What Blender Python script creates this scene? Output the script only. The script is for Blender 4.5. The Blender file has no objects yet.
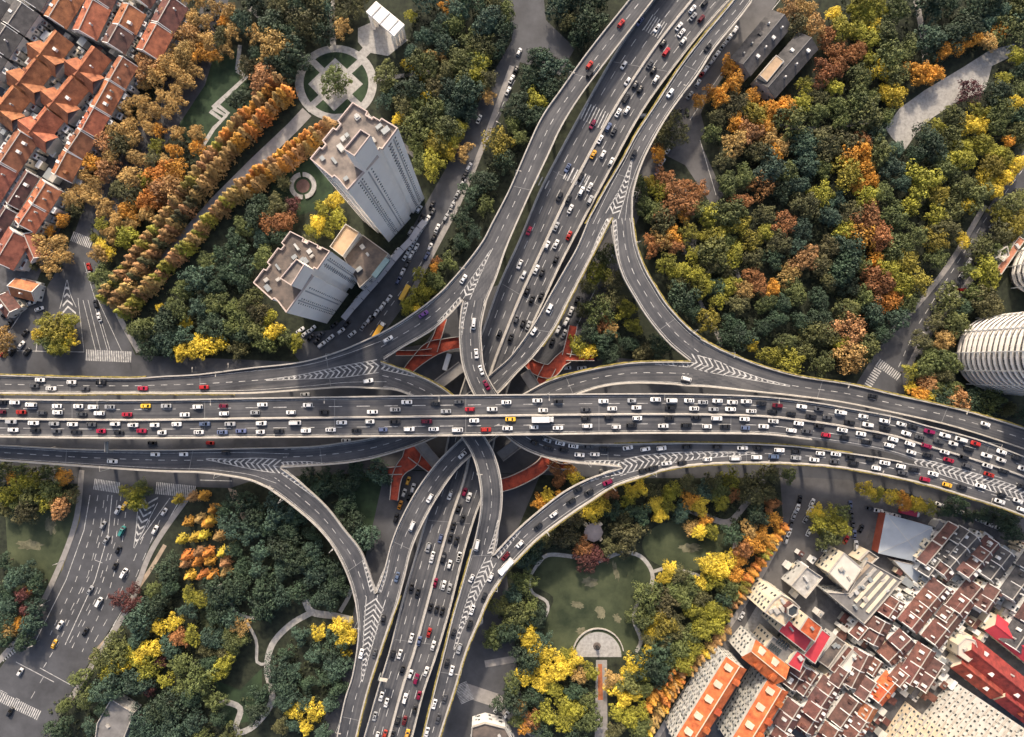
import bpy, bmesh, math, random
from mathutils import Vector, Matrix
R = random.Random(7)
# ---------------------------------------------------------------- camera, sky, sun
H = 300.0; F = 600.0; NX, NY = 487.0, 366.0
sc = bpy.context.scene
col = sc.collection
cam = bpy.data.cameras.new('camera'); camo = bpy.data.objects.new('camera', cam); col.objects.link(camo)
camo.location = (0, 0, H); camo.rotation_euler = (0, 0, 0)
cam.sensor_width = 36; cam.sensor_fit = 'HORIZONTAL'; cam.lens = F/1024*36
cam.shift_x = (512-NX)/1024; cam.shift_y = -(368.5-NY)/1024
cam.clip_end = 5000; cam.clip_start = 1
sc.camera = camo
SUN_EL, SUN_ROT = 34, -8      # degrees; the sun stands beyond the top edge of the picture
w = bpy.data.worlds.new('World'); sc.world = w; w.use_nodes = True
nt = w.node_tree
sky = nt.nodes.new('ShaderNodeTexSky'); sky.sky_type = 'NISHITA'; sky.sun_disc = False
sky.sun_elevation = math.radians(SUN_EL); sky.sun_rotation = math.radians(SUN_ROT); sky.dust_density = 5.0; sky.ozone_density = .3; sky.air_density = .7
bg = nt.nodes['Background']; nt.links.new(sky.outputs[0], bg.inputs[0]); bg.inputs[1].default_value = 0.15
sl = bpy.data.lights.new('sun', 'SUN'); sl.energy = 2.9; sl.angle = math.radians(3); sl.color = (1, .84, .66)
so = bpy.data.objects.new('sun', sl); col.objects.link(so); so.location = (0, 200, 400)
so.rotation_euler = (-math.radians(90-SUN_EL), 0, -math.radians(SUN_ROT))
sc.view_settings.view_transform = 'Standard'; sc.view_settings.look = 'None'
sc.view_settings.exposure = 0.66; sc.view_settings.gamma = 1

# ---------------------------------------------------------------- helpers
def P(x, y, z=0.0):
    s = (H-z)/F
    return Vector(((x-NX)*s, -(y-NY)*s, z))
def PX(v):
    s = (H-v.z)/F
    return (v.x/s+NX, -v.y/s+NY)
MATS = {}
def mat(name, c, rough=.8, var=.25, scale=.3, rnd=0.0, c2=None, bump=0, metal=0, detail=6):
    if name in MATS: return MATS[name]
    m = bpy.data.materials.new(name); m.use_nodes = True; n = m.node_tree.nodes; l = m.node_tree.links
    b = n['Principled BSDF']; b.inputs['Roughness'].default_value = rough; b.inputs['Metallic'].default_value = metal
    tc = n.new('ShaderNodeTexCoord'); ns = n.new('ShaderNodeTexNoise'); ns.inputs['Scale'].default_value = scale
    ns.inputs['Detail'].default_value = detail; ns.inputs['Roughness'].default_value = .65
    geo = n.new('ShaderNodeNewGeometry'); l.new(geo.outputs['Position'], ns.inputs['Vector'])
    cr = n.new('ShaderNodeValToRGB'); l.new(ns.outputs['Fac'], cr.inputs[0])
    lo = [x*(1-var) for x in c]; hi = [min(1, x*(1+var)) for x in (c2 or c)]
    cr.color_ramp.elements[0].position = .3; cr.color_ramp.elements[1].position = .7
    cr.color_ramp.elements[0].color = (*lo, 1); cr.color_ramp.elements[1].color = (*hi, 1)
    out = cr.outputs[0]
    if rnd:
        oi = n.new('ShaderNodeObjectInfo'); hs = n.new('ShaderNodeHueSaturation')
        mr = n.new('ShaderNodeMapRange'); mr.inputs[3].default_value = 1-rnd; mr.inputs[4].default_value = 1+rnd
        at = n.new('ShaderNodeAttribute'); at.attribute_name = 'tint'; ad = n.new('ShaderNodeMath'); ad.operation = 'ADD'
        l.new(oi.outputs['Random'], mr.inputs[0]); l.new(mr.outputs[0], ad.inputs[0]); l.new(at.outputs['Fac'], ad.inputs[1]); l.new(ad.outputs[0], hs.inputs['Value'])
        ml = n.new('ShaderNodeMath'); ml.operation = 'MULTIPLY'; ml.inputs[1].default_value = 7.3
        fr = n.new('ShaderNodeMath'); fr.operation = 'FRACT'; l.new(oi.outputs['Random'], ml.inputs[0]); l.new(ml.outputs[0], fr.inputs[0])
        mh = n.new('ShaderNodeMapRange'); mh.inputs[3].default_value = .5-rnd*.08; mh.inputs[4].default_value = .5+rnd*.08
        l.new(fr.outputs[0], mh.inputs[0]); l.new(mh.outputs[0], hs.inputs['Hue'])
        l.new(out, hs.inputs['Color']); out = hs.outputs[0]
    l.new(out, b.inputs['Base Color'])
    if bump:
        bp = n.new('ShaderNodeBump'); bp.inputs['Strength'].default_value = bump; bp.inputs['Distance'].default_value = .3
        l.new(ns.outputs['Fac'], bp.inputs['Height']); l.new(bp.outputs[0], b.inputs['Normal'])
    MATS[name] = m; return m
def tilemat(name, c, c2):
    m = mat(name, c, .75, .35, .35, .12, c2=c2)
    n = m.node_tree.nodes; l = m.node_tree.links; b = n['Principled BSDF']
    uv = n.new('ShaderNodeUVMap'); wv = n.new('ShaderNodeTexWave'); wv.wave_type = 'BANDS'; wv.bands_direction = 'X'
    wv.inputs['Scale'].default_value = .9; wv.inputs['Distortion'].default_value = .6
    l.new(uv.outputs[0], wv.inputs['Vector'])
    src = b.inputs['Base Color'].links[0].from_socket
    mx = n.new('ShaderNodeMix'); mx.data_type = 'RGBA'; mx.blend_type = 'MULTIPLY'; mx.inputs[0].default_value = .35
    l.new(src, mx.inputs[6]); l.new(wv.outputs['Color'], mx.inputs[7]); l.new(mx.outputs[2], b.inputs['Base Color'])
    bp = n.new('ShaderNodeBump'); bp.inputs['Strength'].default_value = .6; bp.inputs['Distance'].default_value = .15
    l.new(wv.outputs['Fac'], bp.inputs['Height']); l.new(bp.outputs[0], b.inputs['Normal'])
    return m

def asphalt(name, c, along=1):
    return mat(name, c, .85, .30, .07, c2=[x*1.3 for x in c], detail=14)
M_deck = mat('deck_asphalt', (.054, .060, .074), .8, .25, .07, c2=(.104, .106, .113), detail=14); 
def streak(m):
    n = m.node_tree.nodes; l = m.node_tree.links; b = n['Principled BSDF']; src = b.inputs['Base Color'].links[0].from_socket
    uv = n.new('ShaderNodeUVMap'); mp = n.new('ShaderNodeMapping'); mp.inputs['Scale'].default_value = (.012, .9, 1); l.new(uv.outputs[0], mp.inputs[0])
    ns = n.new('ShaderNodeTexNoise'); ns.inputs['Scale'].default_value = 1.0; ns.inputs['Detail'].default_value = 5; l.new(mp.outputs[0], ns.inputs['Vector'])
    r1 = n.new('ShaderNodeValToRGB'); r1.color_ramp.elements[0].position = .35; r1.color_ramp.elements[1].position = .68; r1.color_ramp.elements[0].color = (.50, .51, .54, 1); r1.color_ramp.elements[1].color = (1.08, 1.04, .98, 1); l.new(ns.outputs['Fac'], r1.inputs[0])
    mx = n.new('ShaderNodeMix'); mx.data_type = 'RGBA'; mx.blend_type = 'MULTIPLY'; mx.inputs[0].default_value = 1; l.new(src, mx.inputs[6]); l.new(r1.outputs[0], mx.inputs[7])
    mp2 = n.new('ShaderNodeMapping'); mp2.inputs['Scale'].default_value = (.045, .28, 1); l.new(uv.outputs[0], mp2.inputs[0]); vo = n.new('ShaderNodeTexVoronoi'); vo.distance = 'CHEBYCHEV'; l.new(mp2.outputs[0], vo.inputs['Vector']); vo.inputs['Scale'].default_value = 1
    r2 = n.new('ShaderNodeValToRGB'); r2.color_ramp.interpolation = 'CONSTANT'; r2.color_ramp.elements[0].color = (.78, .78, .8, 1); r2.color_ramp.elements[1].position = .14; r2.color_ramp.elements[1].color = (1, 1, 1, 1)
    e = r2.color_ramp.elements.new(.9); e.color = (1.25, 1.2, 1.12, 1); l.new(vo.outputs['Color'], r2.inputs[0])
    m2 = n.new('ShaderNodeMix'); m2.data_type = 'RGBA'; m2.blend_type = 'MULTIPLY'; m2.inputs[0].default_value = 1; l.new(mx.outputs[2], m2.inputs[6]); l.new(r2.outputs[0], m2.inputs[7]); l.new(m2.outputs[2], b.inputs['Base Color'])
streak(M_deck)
M_road = asphalt('street_asphalt', (.056, .058, .064))
M_old = asphalt('worn_asphalt', (.078, .076, .077))
M_conc = mat('pale_concrete', (.40, .375, .335), .85, .2, .5)
M_gird = mat('girder_concrete', (.22, .21, .20), .9, .2, .3)
M_white = mat('road_paint', (.20, .20, .20), .8, .1, .55, c2=(.66, .65, .62), detail=10)
M_pave = mat('paving', (.27, .255, .24), .85, .2, .4)
M_stone = mat('stone_paving', (.34, .33, .31), .85, .3, .6)
M_tan = mat('sandy_path', (.33, .26, .19), .9, .25, .3)
M_red = mat('red_deck', (.19, .030, .020), .85, .3, .35, c2=(.38, .062, .028), detail=12)
M_lawn = mat('lawn', (.013, .028, .011), .95, .3, .06, c2=(.062, .074, .036), detail=15)
M_lawn2 = mat('dark_lawn', (.010, .028, .013), .95, .4, .12, c2=(.028, .050, .022), detail=14)
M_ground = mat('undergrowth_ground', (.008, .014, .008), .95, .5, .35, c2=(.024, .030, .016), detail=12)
M_glass = mat('car_glass', (.012, .014, .018), .12, .05)
M_tyre = mat('tyre_rubber', (.015, .015, .015), .9, .1)
M_win = mat('window_glass', (.05, .06, .065), .2, .3, .2)
M_frame = mat('window_frame', (.45, .45, .43), .6, .1)
M_wallw = mat('white_render', (.66, .655, .63), .8, .10, .15, .06)
M_wallc = mat('cream_render', (.62, .55, .42), .8, .10, .2, .06)
M_wallg = mat('grey_render', (.38, .38, .36), .85, .2, .2, .15)
M_tower = mat('tower_render', (.95, .90, .83), .75, .06, .1)
M_trunk = mat('bark', (.09, .065, .045), .9, .3)
M_roofo = tilemat('orange_tile', (.30, .095, .045), (.46, .17, .075))
M_roofb = tilemat('brown_tile', (.085, .045, .042), (.16, .075, .06))
M_roofr = tilemat('red_brown_tile', (.100, .042, .036), (.20, .080, .060))
M_roofd = tilemat('dark_tile', (.055, .057, .062), (.095, .09, .09))
M_roofp = tilemat('vivid_orange_tile', (.50, .10, .028), (.66, .17, .05))
M_roofk = mat('pink_red_sheet', (.50, .045, .06), .6, .2, .2)
M_roofm = tilemat('crimson_sheet', (.20, .030, .022), (.33, .055, .035))
M_flatg = mat('grey_flat_roof', (.17, .165, .16), .9, .35, .18)
M_flatd = mat('dark_flat_roof', (.075, .072, .075), .9, .4, .2, c2=(.14, .11, .09))
M_flatb = mat('brown_flat_roof', (.09, .085, .085), .9, .3, .16, c2=(.27, .225, .19), detail=12)
M_flatt = mat('tan_flat_roof', (.42, .30, .19), .9, .2, .3)
M_flatw = mat('white_flat_roof', (.58, .55, .48), .8, .12, .2)
M_blue = mat('pale_blue_sheet', (.36, .40, .44), .6, .08, .2)
M_grey = mat('grey_tile_sheet', (.13, .125, .12), .85, .3, .2)
M_steel = mat('steel', (.3, .32, .32), .5, .1, metal=.3)
M_green = mat('green_strip', (.03, .10, .07), .9, .2)
M_water = mat('pool', (.04, .07, .07), .2, .2)

def mk(name, bm, m, parent=None, smooth=False):
    me = bpy.data.meshes.new(name); bm.to_mesh(me); bm.free()
    for x in (m if isinstance(m, (list, tuple)) else [m]): me.materials.append(x)
    if smooth:
        for p in me.polygons: p.use_smooth = True
    o = bpy.data.objects.new(name, me); col.objects.link(o)
    if parent: o.parent = parent
    return o
def mkw(name, bm, m, parent, base=None):
    """mesh given in world coordinates, parent an unrotated empty"""
    loc = (base or parent).location
    for v in bm.verts: v.co -= loc
    return mk(name, bm, m, parent)
def thing(name, loc, rz=0):
    o = bpy.data.objects.new(name, None); col.objects.link(o); o.location = loc; o.rotation_euler = (0, 0, rz)
    o.empty_display_size = .5; return o
def setp(o, label=None, cat=None, group=None, kind=None):
    if label: o['label'] = label
    if cat: o['category'] = cat
    if group: o['group'] = group
    if kind: o['kind'] = kind
    return o
def box(bm, x0, x1, y0, y1, z0, z1, M=None, mi=0):
    vs = [bm.verts.new(c) for c in ((x0,y0,z0),(x1,y0,z0),(x1,y1,z0),(x0,y1,z0),(x0,y0,z1),(x1,y0,z1),(x1,y1,z1),(x0,y1,z1))]
    if M: 
        for v in vs: v.co = M @ v.co
    for f in ((3,2,1,0),(4,5,6,7),(0,1,5,4),(1,2,6,5),(2,3,7,6),(3,0,4,7)):
        fc = bm.faces.new([vs[i] for i in f]); fc.material_index = mi
def prism(bm, pts, z0, z1, mi=0, top=True):
    n = len(pts)
    a = [bm.verts.new((p[0], p[1], z0)) for p in pts]; b = [bm.verts.new((p[0], p[1], z1)) for p in pts]
    for i in range(n):
        j = (i+1) % n; bm.faces.new((a[i], a[j], b[j], b[i])).material_index = mi
    if top: bm.faces.new(b).material_index = mi
def ccw(pts):
    s = sum(pts[i][0]*pts[(i+1) % len(pts)][1]-pts[(i+1) % len(pts)][0]*pts[i][1] for i in range(len(pts)))
    return pts if s > 0 else pts[::-1]
def inset(pts, d):
    pts = [Vector((p[0], p[1])) for p in pts]; n = len(pts); out = []
    for i in range(n):
        a, b, c = pts[i-1], pts[i], pts[(i+1) % n]
        u = (b-a).normalized(); v = (c-b).normalized()
        n1 = Vector((-u.y, u.x)); n2 = Vector((-v.y, v.x)); k = 1+n1.dot(n2)
        out.append(b+(n1+n2)*(d/max(k, .35)))
    return out
def inside(p, poly):
    x, y = p; c = False; j = len(poly)-1
    for i in range(len(poly)):
        xi, yi = poly[i][0], poly[i][1]; xj, yj = poly[j][0], poly[j][1]
        if (yi > y) != (yj > y) and x < (xj-xi)*(y-yi)/(yj-yi)+xi: c = not c
        j = i
    return c
def cr(pts, step=4.0):
    """Catmull-Rom through tuples, resampled by the distance of the first two values"""
    out = []
    n = len(pts)
    for i in range(n-1):
        p0 = pts[max(i-1, 0)]; p1 = pts[i]; p2 = pts[i+1]; p3 = pts[min(i+2, n-1)]
        d = math.hypot(p2[0]-p1[0], p2[1]-p1[1]); k = max(1, int(round(d/step)))
        for j in range(k):
            t = j/k; o = []
            for a in range(len(p1)):
                m1 = (p2[a]-p0[a])/2 if 0 < i else (p2[a]-p1[a]); m2 = (p3[a]-p1[a])/2 if i < n-2 else (p2[a]-p1[a])
                t2 = t*t; t3 = t2*t
                o.append((2*t3-3*t2+1)*p1[a]+(t3-2*t2+t)*m1+(-2*t3+3*t2)*p2[a]+(t3-t2)*m2)
            out.append(tuple(o))
    out.append(tuple(pts[-1])); return out
def sheet(name, poly, z, m, label=None, parent=None):
    bm = bmesh.new(); vs = [bm.verts.new(P(x, y, z)) for x, y in poly]
    f = bm.faces.new(vs)
    if f.normal.z == 0: f.normal_update()
    if f.normal.z < 0: f.normal_flip()
    bmesh.ops.triangulate(bm, faces=bm.faces[:])
    o = mk(name, bm, m); setp(o, label, kind='structure'); return o
def ribbon(bm, pts, wd, z=None, mi=0, dash=None, off=0, h=0):
    """flat band along world points; wd metres; optional dash (on, off)"""
    pts = [Vector(p) for p in pts]
    if z is not None:
        for p in pts: p.z = z
    s = [0]
    for i in range(1, len(pts)): s.append(s[-1]+(pts[i]-pts[i-1]).length)
    def at(d):
        d = min(max(d, 0), s[-1])
        for i in range(1, len(s)):
            if d <= s[i] or i == len(s)-1:
                t = (d-s[i-1])/max(1e-6, s[i]-s[i-1]); u = (pts[i]-pts[i-1]); 
                return pts[i-1].lerp(pts[i], t), Vector((u.x, u.y, 0)).normalized()
    segs = [(0, s[-1])] if not dash else [(a, min(a+dash[0], s[-1])) for a in [k*(dash[0]+dash[1]) for k in range(int(s[-1]/(dash[0]+dash[1]))+1)]]
    for a, b in segs:
        if b-a < .3: continue
        ds = [a]+[x for x in s if a+.2 < x < b-.2]+[b]
        pr = []
        for k, d in enumerate(ds):
            p, u = at(d)
            if 0 < k < len(ds)-1:
                _, u2 = at(d+.05); u = (u+u2).normalized()
            n = Vector((-u.y, u.x, 0)); 
            pr.append((bm.verts.new(p+n*(off-wd/2)), bm.verts.new(p+n*(off+wd/2))))
        for k in range(len(pr)-1):
            f = bm.faces.new((pr[k][0], pr[k+1][0], pr[k+1][1], pr[k][1])); f.material_index = mi
def path(name, poly, wpx, m, z=.012, label=None, smooth=True):
    pts = cr(poly, 5) if smooth else poly
    bm = bmesh.new(); ribbon(bm, [P(x, y, z) for x, y in pts], wpx*.5); o = mk(name, bm, m)
    for p in o.data.polygons: pass
    setp(o, label, kind='structure'); return o

import numpy as np
def merge(name, items):
    """items: (mesh, matrix, material or None, tint) -> one mesh object"""
    cache = {}; mats = []; V = []; Lp = []; St = []; Mi = []; Ti = []; vo = 0; lo = 0
    for me, M, m, ti in items:
        if me not in cache:
            v = np.empty(len(me.vertices)*3, np.float32); me.vertices.foreach_get('co', v); l = np.empty(len(me.loops), np.int32); me.loops.foreach_get('vertex_index', l)
            s_ = np.empty(len(me.polygons), np.int32); me.polygons.foreach_get('loop_start', s_); mi = np.empty(len(me.polygons), np.int32); me.polygons.foreach_get('material_index', mi)
            cache[me] = (v.reshape(-1, 3), l, s_, mi)
        v, l, s_, mi = cache[me]; A = np.array(M, np.float32); V.append(v @ A[:3, :3].T+A[:3, 3]); Lp.append(l+vo); St.append(s_+lo)
        tab = []
        for k, q in enumerate(me.materials):
            q = m if (m and k == 0) else q
            if q not in mats: mats.append(q)
            tab.append(mats.index(q))
        Mi.append(np.array(tab, np.int32)[mi]); Ti.append(np.full(len(v), ti, np.float32)); vo += len(v); lo += len(l)
    V = np.concatenate(V); Lp = np.concatenate(Lp); St = np.concatenate(St); Mi = np.concatenate(Mi); Ti = np.concatenate(Ti)
    me = bpy.data.meshes.new(name); me.vertices.add(len(V)); me.vertices.foreach_set('co', V.ravel()); me.loops.add(len(Lp)); me.loops.foreach_set('vertex_index', Lp.astype(np.int32))
    me.polygons.add(len(St)); me.polygons.foreach_set('loop_start', St.astype(np.int32)); me.polygons.foreach_set('material_index', Mi.astype(np.int32))
    for q in mats: me.materials.append(q)
    me.update(calc_edges=True); a = me.attributes.new('tint', 'FLOAT', 'POINT'); a.data.foreach_set('value', Ti)
    o = bpy.data.objects.new(name, me); col.objects.link(o); return o
# ---------------------------------------------------------------- labels that single things out
LM = {'the round plaza': (336, 83), 'the white gate pavilion': (385, 18), 'the tallest white tower': (368, 165),
 'the shorter white tower': (305, 285), 'the stone ring garden': (303, 186), 'the zigzag path': (222, 100),
 'the golden conifer avenue': (200, 195), 'the triangular traffic island': (58, 332), 'the pinwheel roofed houses': (50, 85),
 'the upper left red footbridge': (430, 350), 'the upper right red footbridge': (555, 365), 'the lower left red footbridge': (415, 462),
 'the lower right red footbridge': (525, 475), 'the grey warehouses': (775, 50), 'the pale stone path': (940, 95),
 'the road fork in the woods': (705, 150), 'the curved balcony tower': (985, 350), 'the tree lined right street': (950, 275),
 'the half round plaza': (598, 647), 'the octagonal pavilion': (592, 530), 'the large lawn': (590, 590), 'the small upper lawn': (680, 545),
 'the orange conifer clump': (207, 560), 'the curving park path': (285, 645), 'the grass field on the left': (35, 545),
 'the pale blue hall': (905, 540), 'the tree island by the hall': (830, 525), 'the long northern street': (470, 150),
 'the big intersection bottom left': (30, 690), 'the small paved square up top': (525, 25), 'the white roofed shed': (845, 572),
 'the pink roofed complex': (805, 635), 'the crimson roofed sheds': (995, 670), 'the lowest park corner': (120, 700),
 'the inner loop garden': (650, 310), 'the middle of the woods': (830, 200), 'the red leaf thicket': (760, 225),
 'the forest top edge': (860, 40), 'the right hand crossroads': (890, 370), 'the upper loop ramp bend': (690, 360),
 'the bright yellow grove': (545, 665), 'the straight garden walk': (600, 700), 'the slab blocks with orange roofs': (715, 700),
 'the dark garden by the loop': (345, 490), 'the yellow trees by the towers': (325, 212), 'the left ramp split': (270, 465),
 'the open park strip on the left': (15, 600), 'the terraces in the corner': (100, 20), 'the dense eastern grove': (900, 280),
 'the brown roof terraces': (930, 620), 'the cream block': (905, 715)}
DIRS = ['right of', 'upper right of', 'above', 'upper left of', 'left of', 'lower left of', 'below', 'lower right of']
ORD = ['', 'second ', 'third ', 'fourth ', 'fifth ', 'sixth ', 'seventh ', 'eighth ', 'ninth ', 'tenth ', 'eleventh ', 'twelfth ', 'thirteenth ', 'fourteenth ', 'fifteenth ', 'sixteenth ', 'seventeenth ', 'eighteenth ', 'nineteenth ', 'twentieth ']
REG = []
def reg(o, desc, x, y, cat, group=None):
    REG.append((o, desc, x, y)); setp(o, None, cat, group)
def finish_labels():
    g = {}
    for o, d, x, y in REG:
        best = min(LM, key=lambda k: math.hypot(LM[k][0]-x, LM[k][1]-y)); lx, ly = LM[best]
        r = math.hypot(x-lx, y-ly); a = math.atan2(-(y-ly), x-lx); k = int(round(a/(math.pi/4))) % 8
        g.setdefault((d, DIRS[k], best), []).append((r, o))
    for (d, k, b), L in g.items():
        L.sort(key=lambda t: t[0])
        for i, (r, o) in enumerate(L):
            o['label'] = f'{d} {k} {b}' if len(L) == 1 else f'{d} {k} {b}, {ORD[min(i, 19)]}closest'

# ---------------------------------------------------------------- ground
bm = bmesh.new(); s = 1500
vs = [bm.verts.new(c) for c in ((-s, -s, 0), (s, -s, 0), (s, s, 0), (-s, s, 0))]; bm.faces.new(vs)
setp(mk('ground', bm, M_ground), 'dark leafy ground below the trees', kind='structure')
sheet('paved_ground', [(-120,-80),(215,-80),(190,0),(150,60),(95,170),(60,230),(35,285),(-120,320)], .004, mat('alley_ground', (.085, .085, .09), .9, .4, .3), 'grey paved ground between the corner terraces')
sheet('paved_ground', [(800,478),(1150,545),(1150,860),(620,860),(655,737),(700,670),(745,610),(785,545)], .004, mat('alley_ground', (.085, .085, .09), .9, .4, .3), 'grey paved ground under the lower right district')
sheet('road', [(-120,358),(130,355),(300,362),(420,345),(560,352),(760,372),(850,382),(960,412),(1150,460),(1150,570),(1000,530),(900,490),(790,478),(620,478),(420,470),(260,478),(230,488),(-120,478)], .008, M_road, 'wide dark street running below the elevated highway')
sheet('road', [(72,238),(95,228),(102,275),(120,320),(140,366),(-60,366),(-60,296),(20,298),(45,290),(60,265)], .012, M_road, 'street junction with a striped triangle at the left edge')
sheet('road', [(72,240),(95,240),(135,190),(172,135),(205,85),(225,20),(235,-40),(212,-40),(195,30),(150,105),(90,190)], .016, M_road, 'tree shaded street beside the corner terraces')
sheet('road', [(82,465),(192,472),(190,488),(150,545),(128,600),(100,645),(66,700),(30,790),(-90,790),(-90,700),(0,668),(35,622),(62,570),(80,520)], .016, M_road, 'broad street with lane lines running to the lower left corner')
sheet('road', [(505,-40),(540,-40),(546,20),(575,48),(560,75),(520,62),(508,100),(484,150),(462,200),(436,250),(408,300),(375,345),(300,362),(280,335),(330,330),(345,318),(400,250),(425,205),(445,170),(470,120),(495,70),(512,40)], .012, M_road, 'street with parked cars passing the two white towers')
sheet('road', [(740,-40),(800,-40),(772,10),(735,60),(704,105),(695,130),(724,195),(712,206),(685,165),(665,155),(625,250),(580,380),(500,380),(590,200),(680,80)], .012, M_old, 'ground level street right of the north south highway')
sheet('road', [(1024,150),(1080,90),(1110,100),(1024,205),(975,280),(935,330),(912,372),(902,400),(855,386),(880,345),(920,305),(955,260),(990,205)], .012, M_road, 'tree lined street crossing the right side')
sheet('road', [(780,476),(850,480),(880,500),(860,560),(820,560),(795,590),(700,730),(640,800),(615,800),(690,680),(750,600),(775,550),(783,520)], .012, M_old, 'worn street dividing the park from the lower right district')
sheet('road', [(385,470),(540,475),(505,560),(520,690),(560,800),(300,800),(345,650)], .012, M_road, 'dark street below the southern elevated roads')
sheet('road', [(455,300),(600,250),(560,380),(400,380)], .016, M_road, 'dark street below the northern elevated roads')
# park surfaces
def ellipse(cx, cy, rx, ry, n=40, a0=0, a1=360):
    return [(cx+rx*math.cos(math.radians(a0+(a1-a0)*i/n)), cy+ry*math.sin(math.radians(a0+(a1-a0)*i/n))) for i in range(n+(0 if a1-a0 == 360 else 1))]
CX, CY = 336, 83
sheet('pavement', ellipse(CX, CY, 41, 38), .02, M_stone, 'pale round plaza with a big tree in its middle')
sheet('lawn', ellipse(CX, CY, 32.5, 31), .026, M_lawn2, 'dark green ring lawn of the round plaza')
path('path', [(308,57),(364,110)], 6.5, M_stone, .032, 'diagonal walk across the round plaza from upper left', False)
path('path', [(365,57),(307,110)], 6.5, M_stone, .036, 'diagonal walk across the round plaza from upper right', False)
sheet('pavement', [(335,58),(363,84),(334,111),(308,84)], .04, M_stone, 'pale diamond pavement under the big tree')
sheet('lawn', [(180,100),(200,62),(238,48),(247,75),(262,95),(225,150),(198,160),(180,130)], .004, M_lawn2, 'dark lawn crossed by the zigzag path')
sheet('lawn', [(272,170),(300,150),(330,170),(335,205),(300,215),(270,212)], .004, M_lawn2, 'lawn around the stone ring garden')
sheet('lawn', ellipse(688, 545, 46, 26), .004, M_lawn, 'small upper lawn beside the large one')
big = [(537,565),(548,555),(575,557),(595,562),(620,553),(640,556),(652,572),(650,588),(637,603),(634,620),(640,640),(625,655),(565,655),(545,640),(548,615),(553,597),(535,585)]
sheet('lawn', [p[:2] for p in cr(big+[big[0]], 5)][:-1], .006, M_lawn, 'large curved lawn above the half round plaza')
sheet('lawn', [(5,510),(65,508),(80,485),(88,500),(75,560),(50,620),(38,640),(20,600),(8,560)], .006, M_lawn, 'pale grass field by the left edge')
sheet('lawn', [(60,575),(70,540),(84,470),(92,480),(78,555),(60,610),(40,640),(45,600)], .009, mat('yellow_grass', (.20, .17, .06), .95, .3, .2), 'yellowish grass verge beside the broad street')
sheet('lawn', [(198,605),(235,600),(236,650),(222,668),(205,650)], .006, M_lawn, 'dim green lawn left of the curving path')
sheet('lawn', [(215,680),(240,690),(262,668),(262,720),(225,725)], .006, M_lawn2, 'dark lawn below the curving path')
sheet('lawn', [(345,480),(398,470),(392,505),(375,545),(352,520)], .006, M_lawn2, 'dark lawn near the lower left footbridge')
M_worn = mat('worn_grass', (.060, .066, .034), .95, .4, .25, c2=(.17, .16, .10), detail=14)
rw = random.Random(3)
for cx_, cy_, a_, b_, lab in ((616,571,3,11,'long pale worn streak across the large lawn'),(600,612,5,7,'pale worn patch in the middle of the large lawn'),(617,618,4,5,'small worn patch above the half round plaza'),(577,605,7,4,'worn patch on the left of the large lawn'),(583,632,8,5,'broad worn patch left of the half round plaza'),(590,582,9,6,'faint worn patch in the upper part of the large lawn'),(30,545,14,6,'worn patch in the grass field on the left'),(50,525,6,9,'worn patch in the upper grass field'),(690,548,12,5,'worn patch on the small upper lawn')):
    pts_ = []
    for i_ in range(26):
        t_ = 6.283*i_/26; q_ = rw.uniform(.6, 1.15); pts_.append((cx_+a_*q_*math.cos(t_)+b_*.25*math.sin(t_), cy_+b_*q_*math.sin(t_)))
    sheet('lawn', pts_, .012+.0001*cx_/100, M_worn, lab)
path('path', big[0:9], 4, M_stone, .03, 'pale footpath along the top of the large lawn')
path('path', [big[8], (634,620),(641,640),(636,652)], 4, M_stone, .031, 'pale footpath down the right of the large lawn')
path('path', [(537,565),(530,578),(532,592),(547,602),(546,615),(535,627)], 3, M_stone, .032, 'pale footpath down the left of the large lawn')
path('path', [(652,572),(668,568),(690,573),(700,576)], 3.5, M_stone, .033, 'short path joining the two lawns')
path('path', [(765,480),(745,505),(728,522),(705,516),(690,510)], 6, M_pave, .02, 'paved park entry path under the right trees')
path('path', [(728,522),(735,545),(728,560)], 4, M_pave, .022, 'narrow park path by the small upper lawn')
path('path', [(590,735),(600,735)], 1, M_pave, .01, 'end of the garden walk') if 0 else None
sheet('pavement', ellipse(598, 657, 23.5, 25, 30, 180, 360), .035, M_stone, 'half round plaza with a dark statue at its centre')
sheet('path', [(596,660),(607,660),(608,790),(594,790)], .022, M_pave, 'straight garden walk leading down from the half round plaza')
sheet('path', [(598,664),(602,664),(603,700),(598,700)], .034, mat('brick_bed', (.35, .12, .05), .9, .3), 'brick red bed along the garden walk')
path('path', [(305,600),(312,612),(335,616),(352,620)], 7, M_stone, .02, 'pale path from the ramp into the left park')
path('path', [(312,612),(290,625),(272,645),(267,670),(272,700),(255,725),(235,735)], 6, M_stone, .021, 'curving path through the left park')
path('path', [(340,612),(348,598),(352,588)], 4, M_stone, .022, 'short spur of the curving path')
path('path', [(220,700),(240,708),(236,726),(240,735)], 6, M_stone, .023, 'path fork at the bottom of the left park')
path('path', [(231,592),(232,608),(243,616),(254,618)], 3, M_stone, .021, 'thin footpath beside the conifer clump')
path('path', [(243,616),(256,640),(257,662),(266,664)], 3, M_stone, .022, 'thin footpath joining the curving path')
path('path', [(240,45),(237,70)], 4, M_stone, .02, 'first leg of the zigzag path', False)
path('path', [(237,70),(246,77),(213,108)], 5, M_stone, .021, 'middle leg of the zigzag path', False)
path('path', [(213,108),(226,116),(214,128),(200,150)], 4, M_stone, .022, 'last leg of the zigzag path', False)
path('path', [(215,103),(228,113),(222,120),(210,111)], 4, M_stone, .024, 'small landing of the zigzag path', False)
path('path', [(307,112),(292,128),(255,163),(215,203),(120,310)], 12, M_pave, .02, 'straight walk between the golden conifer rows', False)
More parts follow.
